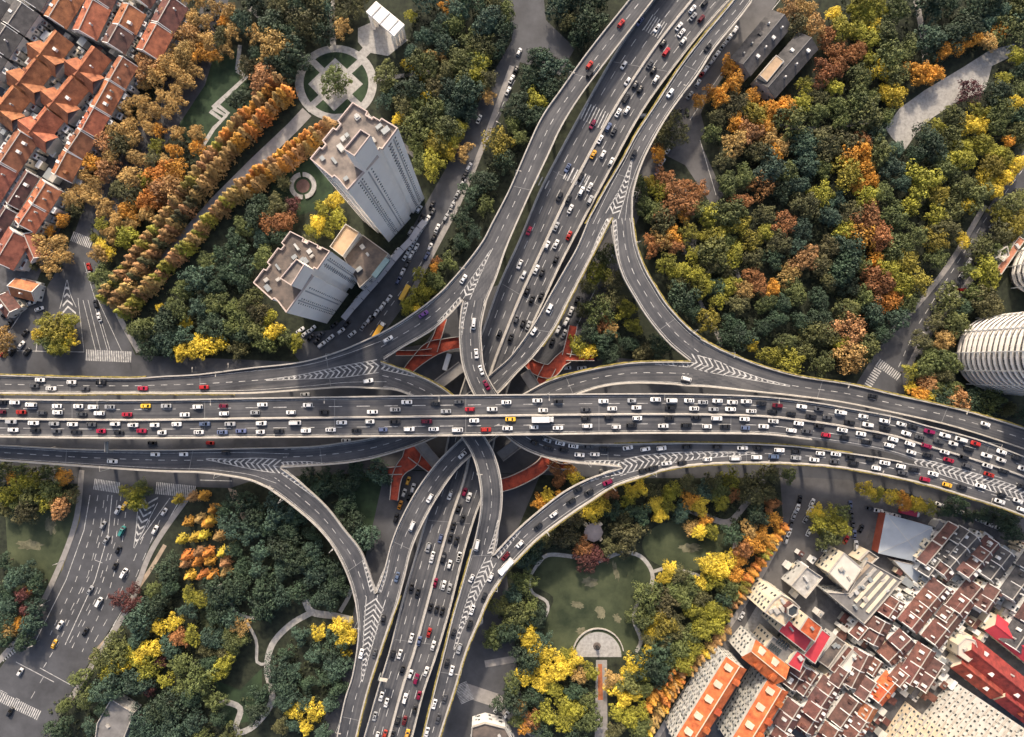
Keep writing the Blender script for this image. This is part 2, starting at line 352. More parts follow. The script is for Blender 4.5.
path('path', [(332,0),(333,45)], 6, M_stone, .021, 'straight path down to the round plaza', False)
path('path', [(250,8),(272,28),(303,58)], 5, M_pave, .02, 'diagonal path down to the round plaza', False)
path('path', [(362,55),(375,42),(385,32)], 9, M_stone, .021, 'paved link from the round plaza to the gate pavilion', False)
path('path', [(358,108),(380,128),(415,155)], 6, M_pave, .021, 'path from the round plaza behind the tall tower', False)
path('path', [(376,80),(400,76),(430,72)], 4, M_pave, .02, 'thin path right of the round plaza')
sheet('pavement', [(358,28),(372,22),(408,40),(388,56),(366,52),(358,42)], .03, M_stone, 'forecourt of the white gate pavilion')
sheet('path', [(1014,44),(1020,52),(992,66),(985,92),(960,100),(932,118),(915,135),(905,150),(892,138),(885,128),(900,108),(925,90),(945,78),(965,66),(990,50)], .02, M_stone, 'pale stone path winding between the upper right trees')
path('path', [(914,-10),(922,30),(926,65)], 6, M_pave, .02, 'narrow pale path entering the woods from above')
path('path', [(560,345),(590,325),(625,300)], 4, M_pave, .02, 'footpath crossing inside the inner loop garden')
path('path', [(680,335),(720,345),(700,300),(706,275),(730,262),(740,280)], 4, M_pave, .02, 'looping footpath in the inner loop garden')
path('path', [(680,190),(690,225),(688,255)], 13, M_old, .018, 'grey track between trees left of the woods')
sheet('pavement', [(660,148),(680,128),(700,110),(705,130),(690,160)], .02, M_old, 'grey paved corner at the road fork')
sheet('path', [(228,488),(236,490),(242,505),(252,512),(244,524),(236,505),(232,500)], .02, M_tan, 'sandy path corner above the left park')
path('path', [(130,600),(118,625),(90,660)], 5, M_tan, .02, 'sandy verge beside the broad street')
path('path', [(165,545),(150,570),(135,592)], 4, M_tan, .021, 'upper sandy verge beside the broad street')
path('path', [(465,690),(495,700),(540,735)], 14, M_pave, .02, 'paved street slanting at the bottom edge', False)
path('path', [(485,664),(520,658)], 7, M_pave, .021, 'short paved walk beside the southern ramp', False)
sheet('pavement', [(862,378),(880,362),(905,382),(898,398),(870,392)], .02, M_road, 'street corner with crosswalks at the right')
sheet('pavement', ellipse(895, 0, 1, 1, 6), .02, M_road) if 0 else None
path('path', [(880,120),(820,128),(770,125)], 4, M_pave, .019, 'dim walk leading into the woods')
# painted ground markings
def stripes(name, a, b, wpx, n, label, z=.03, duty=.5):
    """zebra from a to b (px), bars wpx long across the walking line"""
    A, B = P(*a, z), P(*b, z); u = (B-A); L = u.length; u.normalize(); nn = Vector((-u.y, u.x, 0)); bm = bmesh.new(); hw = wpx*.25
    for i in range(n):
        s0 = L*i/n; s1 = s0+L/n*duty
        vs = [bm.verts.new(A+u*s0-nn*hw), bm.verts.new(A+u*s1-nn*hw), bm.verts.new(A+u*s1+nn*hw), bm.verts.new(A+u*s0+nn*hw)]; bm.faces.new(vs)
    return setp(mk(name, bm, M_white), label, kind='structure')
stripes('crosswalk', (86,355), (132,357), 11, 26, 'zebra crossing below the triangular traffic island')
stripes('crosswalk', (94,484), (120,488), 11, 16, 'left zebra crossing just below the left ramp')
stripes('crosswalk', (156,488), (196,492), 12, 22, 'right zebra crossing just below the left ramp')
stripes('crosswalk', (72,236), (92,244), 10, 12, 'zebra crossing at the top of the left junction')
stripes('crosswalk', (-10,692), (40,716), 10, 26, 'zebra crossing in the big intersection bottom left')
stripes('crosswalk', (2,660), (30,640), 4, 12, 'zebra crossing on the far side of the big intersection')
stripes('crosswalk', (878,362), (900,378), 8, 12, 'zebra crossing at the right hand crossroads')
stripes('crosswalk', (864,392), (880,366), 8, 12, 'zebra crossing left of the right hand crossroads')
stripes('crosswalk', (460,684), (468,702), 14, 14, 'zebra crossing beside the southern ramp')
def lines(name, segs, label, wd=.22, dash=None):
    bm = bmesh.new()
    for s_ in segs:
        ribbon(bm, [P(x, y, .028) for x, y in s_], wd, dash=dash)
    return setp(mk(name, bm, M_white), label, kind='structure')
lines('lane_marking', [[(83,300),(96,352)],[(88,300),(101,352)],[(93,300),(108,352)],[(78,298),(84,352)],[(84,262),(110,350)],[(98,300),(122,352)]], 'lane lines of the left junction')
lines('lane_marking', [[(108,495),(103,530),(90,575),(60,640),(42,670)],[(121,495),(116,540),(100,590),(72,648)],[(127,500),(122,545),(108,595),(82,652)],[(98,495),(92,530),(76,580),(50,635)]], 'dashed lane lines of the broad street', .3, (3, 3))
lines('lane_marking', [[(90,495),(84,530),(66,580),(36,640)],[(112,495),(108,535),(95,580),(65,645)],[(180,500),(150,552),(125,605),(78,690)],[(40,668),(80,690)],[(16,662),(54,682)],[(170,498),(140,540)]], 'solid lines of the broad street', .35)
lines('lane_marking', [[(-20,350),(84,352)],[(38,335),(36,352)],[(200,480),(232,481)],[(0,345),(30,300)]], 'stop lines around the left junction', .35)
lines('lane_marking', [[(1030,160),(985,220),(940,290),(915,330),(895,375)]], 'dashed centre line of the right street', .3, (3, 3))
lines('lane_marking', [[(515,80),(470,170),(420,265),(370,335)]], 'dashed centre line of the street by the towers', .3, (3, 3))
lines('lane_marking', [[(780,0),(720,75),(690,120)],[(640,190),(610,260),(575,330)],[(700,140),(716,195)]], 'lines of the street right of the highway', .3)
def chevrons(name, pts, zf, label, step=2.6, wd=.85, v=1.0, parent=None):
    """V stripes inside a tapering gore. pts: (x, y, halfwidth px)"""
    pts = cr(pts, 2.0); bm = bmesh.new()
    W = [(P(x, y, zf(x, y)), max(0, h)*.46) for x, y, h in pts]
    s = 0; nxt = 0
    for i in range(len(W)-1):
        p, h = W[i]; q, h2 = W[i+1]; d = (q-p); L = d.length
        if L < 1e-4: continue
        u = Vector((d.x, d.y, 0)).normalized(); n = Vector((-u.y, u.x, 0))
        while nxt <= s+L:
            t = (nxt-s)/L; c = p.lerp(q, t); hh = h+(h2-h)*t; nxt += step
            if hh < .25: continue
            for sg in (-1, 1):
                e = c+n*hh*sg-u*hh*v
                vs = [bm.verts.new(c), bm.verts.new(c+u*wd), bm.verts.new(e+u*wd), bm.verts.new(e)]
                f = bm.faces.new(vs if sg < 0 else vs[::-1])
                f.normal_update()
                if f.normal.z < 0: f.normal_flip()
        s += L
    for sg in (-1, 1):
        L_ = []
        for i in range(len(W)):
            p = W[i][0]; q = W[min(i+1, len(W)-1)][0] if i < len(W)-1 else p*2-W[i-1][0]
            d = q-p; u = Vector((d.x, d.y, 0)); u = u.normalized() if u.length > 1e-6 else Vector((1, 0, 0))
            L_.append(p+Vector((-u.y, u.x, 0))*W[i][1]*sg)
        ribbon(bm, L_, .3)
    return setp(mk(name, bm, M_white, parent), label, kind=None if parent else 'structure')
for pts_, lab in (([(82,470),(76,520),(58,570),(31,622),(-2,662)], 'narrow pavement on the left of the broad street'), ([(193,490),(153,548),(131,602),(103,648),(70,700)], 'narrow pavement on the right of the broad street'),
     ([(102,275),(120,318),(139,352)], 'pavement on the right of the left junction'), ([(1016,205),(970,280),(930,328),(908,368)], 'pavement on the right of the tree lined street'), ([(985,205),(952,260),(918,304),(880,343)], 'pavement on the left of the tree lined street'),
     ([(512,66),(482,148),(460,200),(434,250),(408,300)], 'pavement right of the street by the towers'), ([(780,540),(745,602),(692,680),(640,765)], 'pavement along the park edge by the conifer row')):
    bm = bmesh.new(); S_ = [P(x, y, 0) for x, y in [q[:2] for q in cr(pts_, 5)]]; pv = None
    for i_, p_ in enumerate(S_):
        u_ = (S_[min(i_+1, len(S_)-1)]-S_[max(i_-1, 0)]).normalized(); n_ = Vector((-u_.y, u_.x, 0)); rw_ = [bm.verts.new(p_+n_*a_+Vector((0, 0, z_))) for a_, z_ in ((-1.3, 0), (-1.3, .14), (1.3, .14), (1.3, 0))]
        if pv:
            for q_ in range(3): bm.faces.new((pv[q_], rw_[q_], rw_[q_+1], pv[q_+1]))
        pv = rw_
    bmesh.ops.recalc_face_normals(bm, faces=bm.faces[:]); setp(mk('pavement', bm, M_pave), lab, kind='structure')
lines('lane_marking', [[(104,500),(100,530),(88,575),(56,640)],[(117,500),(112,542),(96,592),(68,646)],[(150,520),(134,560),(115,605),(90,650)],[(160,520),(142,562),(122,610),(96,655)],[(0,690),(20,700)],[(44,676),(30,700)],[(95,560),(105,564)],[(128,575),(118,572)]], 'extra lane lines and arrows of the broad street', .25, (4, 5))
chevrons('road_marking', [(67,280,.3),(67,295,4),(68,308,9)], lambda x, y: .03, 'striped triangle pointing up in the left junction', 3.2, 1.1, -1)
chevrons('road_marking', [(134,548,.4),(141,525,5),(148,500,11)], lambda x, y: .03, 'striped wedge in the broad street', 3.2, 1.1, -1)

# ---------------------------------------------------------------- elevated roads
DECKS = []
EXT = {'UL': -1, 'NL': 0, 'WL': -1, 'NE': -1, 'UR': 0, 'lowE': 0, 'SW': 0, 'SR': 0}
def deck(key, label, pairs, marks, par=(1, 1), solid=(), hatchs=(), rev=None, say=''):
    """pairs: (Lx, Ly, Rx, Ry, z) along the road in picture pixels at the deck's own height"""
    S = cr([p for p in pairs], 5)
    if key in EXT:
        k = EXT[key]; a, b = (S[0], S[1]) if k == 0 else (S[-1], S[-2]); m = math.hypot(a[0]-b[0], a[1]-b[1])
        e = tuple(a[i]+(a[i]-b[i])*7/m for i in range(4))+(a[4]-.05,)
        if k == 0: S = [e]+S
        else: S = S+[e]
    Lw = [P(a, b, z) for a, b, c, d, z in S]; Rw = [P(c, d, z) for a, b, c, d, z in S]
    Z0 = .0
    bm = bmesh.new(); prev = None; uvl = bm.loops.layers.uv.new('UVMap'); dist = 0; pc = None
    for l, r in zip(Lw, Rw):
        n = (r-l); n.z = 0; wd = n.length; n.normalize(); cc = (l+r)/2; d0 = dist; dist += (cc-pc).length if pc else 0; pc = cc
        dn = Vector((0, 0, -.5)); d2 = Vector((0, 0, -1.7))
        ins = min(2.2, wd*.25)
        row = [bm.verts.new(l), bm.verts.new(r), bm.verts.new(r+dn), bm.verts.new(r-n*ins+d2), bm.verts.new(l+n*ins+d2), bm.verts.new(l+dn)]
        if prev:
            for i in range(6):
                j = (i+1) % 6; f = bm.faces.new((prev[i], row[i], row[j], prev[j])); f.material_index = 0 if i == 0 else 1
                if i == 0:
                    for lp, q in zip(f.loops, ((d0, 0), (dist, 0), (dist, wd), (d0, wd))): lp[uvl].uv = q
        prev = row
    bmesh.ops.recalc_face_normals(bm, faces=bm.faces[:])
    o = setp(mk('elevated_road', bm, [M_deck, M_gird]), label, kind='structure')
    # side of turning
    for k, E in ((0, Lw), (1, Rw)):
        if not par[k]: continue
        a, b = (0, len(E)) if par[k] is True or par[k] == 1 else par[k]
        b = len(E) if b <= 0 else b
        bm = bmesh.new(); prev = None
        for i in range(a, b):
            l, r = (Lw[i], Rw[i]) if k == 0 else (Rw[i], Lw[i])
            n = r-l; n.z = 0; n.normalize()
            row = [bm.verts.new(l-n*.12+Vector((0, 0, -.4))), bm.verts.new(l-n*.12+Vector((0, 0, 1.0))), bm.verts.new(l+n*.42+Vector((0, 0, 1.0))), bm.verts.new(l+n*.62+Vector((0, 0, .02)))]
            if prev:
                for q in range(3): bm.faces.new((prev[q], row[q], row[q+1], prev[q+1]))
            prev = row
        bmesh.ops.recalc_face_normals(bm, faces=bm.faces[:])
        for f in bm.faces:
            pass
        mk('parapet', bm, M_conc, o)
    def line(f, lift=.025): return [l.lerp(r, f)+Vector((0, 0, lift)) for l, r in zip(Lw, Rw)]
    bm = bmesh.new()
    for f, on, off in marks: ribbon(bm, line(f), .26, dash=(on, off))
    for f in solid: ribbon(bm, line(f), .22)
    for f in (.0, 1.): 
        wd = (Rw[0]-Lw[0]).length
        e = min(.2, 1.1/wd); ribbon(bm, line(e if f == 0 else 1-e), .18)
    mk('lane_marking', bm, M_white, o)
    # expansion joints
    bm = bmesh.new(); acc = 0
    for i in range(1, len(Lw)):
        acc += (Lw[i]-Lw[i-1]).length
        if acc > 58:
            acc = 0; a = Lw[i].lerp(Rw[i], .06)+Vector((0, 0, .02)); b = Lw[i].lerp(Rw[i], .94)+Vector((0, 0, .02))
            ribbon(bm, [a, b], .28)
    if len(bm.verts): mk('expansion_joint', bm, mat('joint_steel', (.17, .17, .17), .6, .1), o)
    else: bm.free()
    DECKS.append(dict(key=key, S=S, L=Lw, R=Rw, o=o, rev=rev, say=say or key)); return o
def median(o_key, f, name='median_barrier', wd=.75, h=.9, m=None, rng=None):
    D = [d for d in DECKS if d['key'] == o_key][0]; bm = bmesh.new(); prev = None
    n0, n1 = rng or (0, len(D['L']))
    for l, r in list(zip(D['L'], D['R']))[n0:n1]:
        n = r-l; n.z = 0; n.normalize(); c = l.lerp(r, f)
        row = [bm.verts.new(c-n*wd*.7+Vector((0,0,.02))), bm.verts.new(c-n*wd*.4+Vector((0,0,h))), bm.verts.new(c+n*wd*.4+Vector((0,0,h))), bm.verts.new(c+n*wd*.7+Vector((0,0,.02)))]
        if prev:
            for q in range(3): bm.faces.new((prev[q], row[q], row[q+1], prev[q+1]))
        prev = row
    bmesh.ops.recalc_face_normals(bm, faces=bm.faces[:])
    return mk(name, bm, m or M_conc, D['o'])
Zm, Zh, Zl, Zn = 30., 23., 16.5, 10.
def zz(L, zs):
    """attach heights: zs = list of (index, z) to interpolate"""
    out = []
    for i, p in enumerate(L):
        for (a, za), (b, zb) in zip(zs, zs[1:]):
            if a <= i <= b: z = za+(zb-za)*(i-a)/max(1, b-a); break
        out.append((*p, z))
    return out
main = [(-60,399,-60,436),(0,399,0,437),(130,400,130,438.5),(250,398,250,437.5),(380,396,380,436.5),(510,394.5,510,435),(630,393.5,630,433.5),(700,394,700,433.5),(764,396.5,764,434.5),(813,402,811,439.7),(857,409.6,853,445.5),(896,417,888,452.5),(926,425.4,915,461),(955.7,433,945,470.5),(985.5,442,973,479),(1024,456.7,1010,490),(1070,475,1054,507)]
deck('main', 'widest four lane elevated highway crossing the whole picture on top', zz(main, [(0, Zm), (16, Zm)]), [(.245, 6, 6.5), (.76, 6, 6.5)], (1, (0, 176)), rev='a', say='the widest highway')
median('main', .52)
lowE = [(621,443.7,631,480),(665,442.7,668,469),(706,442.9,708,464),(760,443.8,760,462.8),(800,446.5,797,463.8),(841,451.8,837,467),(880,457.5,873,473),(911,463.5,903,479),(945,470.5,937,487.5),(973,479,966,496.5),(1010,490,1001,507.5),(1054,507,1042,523)]
deck('lowE', 'lower right elevated road joining the main highway at a hatched strip', zz(lowE, [(0, Zh), (7, Zm), (11, Zm)]), [(.5, 3, 3)], ((0, 58), 1), say='the lower right road')
nse = [(463,301,487,300),(459.6,324,481.5,326),(460,349,482,348),(463.5,370,485,370),(473,393.5,497.6,393),(488,417,512,409),(507,437,531,426),(526,450,547,435.5),(551.5,459,560,440),(577,463,580,443.3),(603,465,603,443.8),(621,467,621,443.7)]
deck('nse', 'curved ramp from the top road under the main highway to the right', zz(nse, [(0, Zh), (11, Zh)]), [(.5, 3, 3)], (1, 1), say='the centre curved ramp')
UL = [(-60,376,-60,393.5),(0,375,0,393.5),(65,377,65,394),(130,378,130,393.5),(165,376,165,393.8),(200,374,200,393.6),(250,367.8,252,393.5),(301.5,361.8,306,390),(340,350.8,345,387.5),(378,334.5,384,389)]
deck('UL', 'upper left elevated road above the main highway', zz(UL, [(0, Zh), (9, Zh)]), [(.5, 3, 3)], (1, 1), say='the upper left road')
NW = [(378,334.5,384,359.5),(392,327,405,346),(405,319,418,339),(425,305,436,327.5),(440,292.5,453.6,311),(447,285.5,463,300)]
deck('NW', 'ramp bending from the upper left road towards the top', zz(NW, [(0, Zh), (5, Zh)]), [(.5, 3, 3)], (1, 1), say='the upper left bend')
NL = [(447,285.5,487,300),(464,266,497,276),(482,242,505,252),(492,223,513.5,231),(509,190,529.5,195),(525,153,547,158),(541,118.5,562,126),(562,88,582,94),(590,49,612,54),(629,0,648,7),(660,-40,679,-34)]
deck('NL', 'two lane elevated road on the left of the northern highway', zz(NL, [(0, Zh), (10, Zh)]), [(.5, 3, 3)], (1, 1), say='the northern left road')
wsr = [(381,362,383.5,389),(397,367.5,396,390.3),(414,373.5,408,394.5),(441,387,428,405),(466,408,449,421),(485.4,437.6,462,438),(494.4,454,472,454.5),(500.5,475,478.5,477),(502.5,495,480.8,497),(501,514.6,479.5,516),(497,535,475.5,536),(493.3,555,470,556)]
deck('wsr', 'curved ramp from the upper left passing under the main highway to the bottom', zz(wsr, [(0, Zh), (8, Zh), (11, 20)]), [(.5, 3, 3)], (1, 1), say='the curved southern ramp')
SEr = [(622,467.5,631,480),(600,474.5,612,487),(582,481.5,592,500),(560,494,570,514.5),(528.7,519,541,536),(510,536.6,526,550),(494,554,508,569)]
deck('SEr', 'lower right ramp curving down beside the octagonal pavilion', zz(SEr, [(0, Zh), (6, 20)]), [(.5, 3, 3)], (1, 1), say='the lower right ramp')
SR = [(470,556,508,569),(461,588,490,596),(453,615.7,479.5,620),(445,648,466,652),(435,688,454.5,690),(423,737,439,739),(411,785,427,785)]
deck('SR', 'elevated road on the right of the southern highway', zz(SR, [(0, 20), (6, 20)]), [(.5, 3, 3)], (1, 1), say='the southern right road')
newr = [(589,218,611.5,218),(577,247,595,250),(564,270,583,273),(547.5,299,567.5,303),(533,325,554,329),(511,355.6,534,356),(494,371,518,372),(476,386.5,497.5,394),(448,407,464,421),(412,424,427,441),(374,437,385,455),(345,442,353,462),(314.5,446,316,465.3),(285,447.3,281,467)]
deck('newr', 'curved ramp from the upper right passing under the main highway to the left', zz(newr, [(0, 20), (4, 18.5), (7, Zl), (10, 18.5), (13, 20)]), [(.5, 3, 3)], (1, 1), say='the upper right curved ramp')
WL = [(-60,443,-60,458),(0,445,0,460.5),(77,449,76,465.7),(155,449.8,154,471),(206,449,200,472.5),(235,448.3,226,475.5),(262,447.8,250,480),(285,447.3,268,487.5)]
deck('WL', 'lower left elevated road below the main highway', zz(WL, [(0, 20), (7, 20)]), [(.48, 3, 3)], (1, 1), say='the lower left road')
wsl = [(281,467.5,268,487.5),(301.5,483,289,502.5),(327,506.5,314,523.5),(345.4,530,331,543),(361,550,343,564),(370,572,351,584),(376,593,355.5,601)]
deck('wsl', 'lower left ramp curving down through the dark park', zz(wsl, [(0, 20), (6, Zl)]), [(.5, 3, 3)], (1, 1), say='the lower left ramp')
esw = [(690,362,688,386),(665,361.7,665,384),(629,363,629,383.5),(590,369.5,597,388),(551.5,379.5,561,401),(523,394,535,412),(492,412,504,432),(461,438.6,475,453),(439,460,456,470.5),(420,484.6,437.5,497),(403.7,513,422.5,524),(392,541,411.5,550),(384,571,405,576),(376.5,592,398,602)]
deck('esw', 'curved ramp from the right passing under the main highway to the bottom left', zz(esw, [(0, 20), (3, 18), (5, Zl), (13, Zl)]), [(.5, 3, 3)], (1, 1), say='the right to bottom ramp')
SW = [(355.5,600,398,602),(358.5,625,389,627),(357.5,645,381,650),(352.5,675,371,680),(345,699,364,705),(337,737,356,739),(327,785,346,785)]
deck('SW', 'elevated road on the left of the southern highway', zz(SW, [(0, Zl), (6, Zl)]), [(.5, 3, 3)], (1, 1), say='the southern left road')
NE = [(759,-36,772,-28),(733.5,0,745,11),(702,38,715,48),(679,68,697,76),(655,105,671,111),(636,134,654,139),(622,160,641,166),(606,187,633,194),(589,218,632,218)]
deck('NE', 'elevated road on the right of the northern highway', zz(NE, [(0, 20), (8, 20)]), [(.5, 3, 3)], (1, 1), say='the northern right road')
ner = [(611.5,218,632,218),(615,250,636,245),(622,275,644,267.6),(634,297,655,287),(648,319,667.5,306),(668,343,688,328),(690,361.5,707,342.5)]
deck('ner', 'upper right loop ramp curving round the garden', zz(ner, [(0, 20), (6, 20)]), [(.5, 3, 3)], (1, 1), say='the upper right loop')
UR = [(706,342,689,386),(719,349,708,387),(733,355,727,389),(760,365.5,755,392),(798,376,793,396),(848.6,384,842,402.5),(896,395,889,412),(948,406.5,941,423.5),(985.5,416.5,979,434.5),(1024,428.5,1017,447),(1070,445,1063,463)]
deck('UR', 'upper right elevated road above the main highway', zz(UR, [(0, 20), (4, 22), (10, 24)]), [(.5, 3, 3)], (1, 1), say='the upper right road')
nsm = [(683,-40,753,-24),(652.8,0,717,14),(620,45,682,57),(585,105,641,114),(555,160,604,182),(538,194,587,214),(519,240,562,262),(499.7,282.4,541,307),(483,329,522,348),(469,366,512,376),(452,420,497,430),(441,470,487,482),(427,514.7,474.5,519),(416.8,550,464,554),(401,604.7,449.5,612),(390,648.5,437,654),(378,688,424,692),(364,737,412,739),(350,785,398,785)]
deck('nsm', 'many laned north south highway sinking under the main highway', zz(nsm, [(0, 17), (4, 15), (8, 12), (9, Zn), (10, Zn), (11, Zn), (14, 13), (18, 15)]), [(.17, 4, 5), (.34, 4, 5), (.68, 4, 5), (.84, 4, 5)], (1, 1), rev='b', say='the north south highway')
median('nsm', .52, wd=1.1)
def dz(key):
    D = [d for d in DECKS if d['key'] == key][0]
    def f(x, y):
        z = min(((x-(a+c)/2)**2+(y-(b+d_)/2)**2, z) for a, b, c, d_, z in D['S'])[1]
        return z+.035
    return f
def par(key): return [d for d in DECKS if d['key'] == key][0]['o']
chevrons('chevron_marking', [(266,380,.4),(300,377,2.2),(340,372,5.5),(378,366,6.5)], dz('UL'), None, parent=par('UL'))
chevrons('chevron_marking', [(206,459,.5),(232,462,3),(256,464,6),(276,466,7)], dz('WL'), None, v=-1, parent=par('WL'))
chevrons('chevron_marking', [(491,250,.4),(480,270,2.4),(465,297,5.5)], dz('NL'), None, parent=par('NL'))
chevrons('chevron_marking', [(632,160,.4),(624,188,3.5),(612,216,7)], dz('NE'), None, parent=par('NE'))
chevrons('chevron_marking', [(696,362,7),(715,367,6.5),(735,373,4),(762,380,1.6),(790,386,.5)], dz('UR'), None, v=1, parent=par('UR'))
chevrons('chevron_marking', [(626,466,7),(650,461,6.5),(690,456,4),(755,453,.8)], dz('lowE'), None, v=1, parent=par('lowE'))
chevrons('chevron_marking', [(914,462,2.5),(930,465.5,4.5),(975,479.5,6),(1024,495,6),(1052,507,6)], lambda x, y: Zm+.04, None, v=-1, parent=par('lowE'))
chevrons('chevron_marking', [(491,560,6),(475,592,5),(462,625,2.4),(454,650,.7)], dz('SR'), None, v=-1, parent=par('SR'))
chevrons('chevron_marking', [(376,598,10),(371,625,7),(366,655,3.5),(362,680,1)], dz('SW'), None, v=-1, parent=par('SW'))
for key, pts in (('newr', [(283,465,3),(305,463.6,2.2),(322,463.5,.6)]), ('wsl', [(284,472,3),(300,484,2.2),(315,497,.7)]), ('wsr', [(384,366,4),(400,371,2.5),(415,376,.7)]),
                 ('esw', [(688,364,3),(672,363.5,2),(655,363.8,.6)]), ('nse', [(619,464.5,3.5),(603,463,2.5),(585,461.5,.6)]), ('SEr', [(619,471,3.4),(604,475,2.2),(590,481,.6)]),
                 ('newr', [(609,221,3),(601,236,2.5),(592,253,.7)]), ('ner', [(613.5,221,3),(615.5,240,2.3),(618.5,258,.7)]), ('esw', [(379,590,3),(384,575,2.4),(389,560,.6)]),
                 ('wsl', [(373,590,3),(368,574,2),(363,560,.6)]), ('SEr', [(497,555,3.5),(508,543,2.6),(520,531,.7)]), ('wsr', [(491,553,3.5),(495,540,2.5),(498.5,520,.6)]),
                 ('nse', [(465,303,3),(462,320,2),(461.5,335,.6)]), ('NW', [(461,300,3),(450,311,2),(438,322,.6)])):
    chevrons('chevron_marking', pts, dz(key), None, v=.6, parent=par(key), step=2.2, wd=.8)
for a_, b_, w_, n_ in (((584,111), (607,122), 17, 8), ((648,22), (664,32), 17, 7), ((530,176), (550,186), 9, 6), ((566,172), (590,184), 14, 6)):
    o_ = stripes('road_marking', a_, b_, w_, n_, None, z=dz('nsm')(a_[0], a_[1])+.25, duty=.3); o_.parent = par('nsm'); del o_['kind']
M_hedge = mat('planter_leaves', (.10, .10, .02), .9, .5, .8, c2=(.26, .20, .05), bump=1)
def planter(key, side, a=0, b=None):
    D = [d for d in DECKS if d['key'] == key][0]; bm = bmesh.new(); prev = None; rr_ = random.Random(len(key)+side)
    for l, r in list(zip(D['L'], D['R']))[a:b]:
        if side: l, r = r, l
        n = r-l; n.z = 0; n.normalize(); w_ = rr_.uniform(.5, .85); h_ = rr_.uniform(.95, 1.25)
        row = [bm.verts.new(l-n*.15+Vector((0, 0, .3))), bm.verts.new(l-n*.15+Vector((0, 0, h_))), bm.verts.new(l-n*w_+Vector((0, 0, h_-.1))), bm.verts.new(l-n*w_+Vector((0, 0, .2)))]
        if prev:
            for q in range(4): bm.faces.new((prev[q], row[q], row[(q+1) % 4], prev[(q+1) % 4]))
        prev = row
    bmesh.ops.recalc_face_normals(bm, faces=bm.faces[:]); mk('planter', bm, M_hedge, D['o'])
for k_ in (('UL', 0, 0, 42), ('UL', 1, 0, 60), ('UR', 0), ('lowE', 0, 0, 48), ('lowE', 1), ('NE', 0), ('SR', 0), ('esw', 0, 0, 30), ('ner', 1), ('wsr', 0, 0, 20), ('SEr', 1), ('SW', 1), ('SR', 1), ('newr', 1, 0, 30)): planter(*k_)
# piers
def deck_at_world(p, zmax, skip):
    for D in DECKS:
        if D is skip: continue
        L, Rr = D['L'], D['R']
        for i in range(0, len(L)-1):
            if L[i].z > zmax: continue
            if abs(L[i].x-p.x)+abs(L[i].y-p.y) > 60: continue
            if inside((p.x, p.y), [L[i], L[i+1], Rr[i+1], Rr[i]]): return True
    return False
pier_mesh = {}
for D in DECKS:
    acc = 20
    for i in range(1, len(D['L'])):
        acc += (D['L'][i]-D['L'][i-1]).length
        if acc < 28: continue
        l, r = D['L'][i], D['R'][i]; c = l.lerp(r, .5); z = c.z-1.7
        if deck_at_world(c, z+1, D): continue
        acc = 0; wd = (r-l).length
        bm = bmesh.new(); bmesh.ops.create_cone(bm, cap_ends=True, segments=12, radius1=.9, radius2=.9, depth=z, matrix=Matrix.Translation((c.x, c.y, z/2)))
        u = (r-l).normalized(); a = math.atan2(u.y, u.x)
        Mx = Matrix.Translation((c.x, c.y, z-.5)) @ Matrix.Rotation(a, 4, 'Z')
        box(bm, -wd*.3, wd*.3, -.8, .8, -.5, .5, Mx)
        mk('pier', bm, M_gird, D['o'])

# ---------------------------------------------------------------- red footbridges
def footbridge(label, arms, center):
    c0 = P(*center, 5.5); t = thing('footbridge', (c0.x, c0.y, 0)); setp(t, label, 'footbridge', 'red footbridges around the interchange')
    for k, arm in enumerate(arms):
        S = cr(arm, 3)
        Wc = [(P(x, y, 5.5), w_*.36) for x, y, w_ in S]
        bm = bmesh.new(); rl = [bmesh.new(), bmesh.new()]; prev = None; pv = [None, None]
        for i, (p, hw) in enumerate(Wc):
            q = Wc[min(i+1, len(Wc)-1)][0]; o_ = Wc[max(i-1, 0)][0]; u = (q-o_); u.z = 0; u.normalize(); n = Vector((-u.y, u.x, 0))
            zt = Vector((0, 0, k*.006))
            row = [bm.verts.new(p+n*hw+zt), bm.verts.new(p-n*hw+zt), bm.verts.new(p-n*hw+Vector((0,0,-.7))), bm.verts.new(p+n*hw+Vector((0,0,-.7)))]
            if prev:
                for a in range(4): bm.faces.new((prev[a], row[a], row[(a+1) % 4], prev[(a+1) % 4]))
            prev = row
            for j, sg in ((0, 1), (1, -1)):
                e = p+n*hw*sg; r_ = [rl[j].verts.new(e+Vector((0,0,-.3))), rl[j].verts.new(e+Vector((0,0,1.1))), rl[j].verts.new(e-n*sg*.3+Vector((0,0,1.1))), rl[j].verts.new(e-n*sg*.3+Vector((0,0,.02)))]
                if pv[j]:
                    for a in range(3): rl[j].faces.new((pv[j][a], r_[a], r_[a+1], pv[j][a+1]))
                pv[j] = r_
        bmesh.ops.recalc_face_normals(bm, faces=bm.faces[:]); mkw('walkway', bm, M_red, t)
        for b_ in rl: bmesh.ops.recalc_face_normals(b_, faces=b_.faces[:]); mkw('railing', b_, M_conc, t)
        p = Wc[len(Wc)//2][0]; bm = bmesh.new(); bmesh.ops.create_cone(bm, cap_ends=True, segments=10, radius1=.4, radius2=.4, depth=4.8, matrix=Matrix.Translation((p.x, p.y, 2.4))); mkw('pier', bm, M_gird, t)
footbridge('red footbridge with a thin ramp beside the upper left bend', [[(404,375,6),(415,363,8),(430,350,11),(445,345,9),(462,342,8)],[(432,350,8),(438,335,6),(443,318,6)],[(432,352,5),(415,353,4),(396,353,4)]], (430, 350))
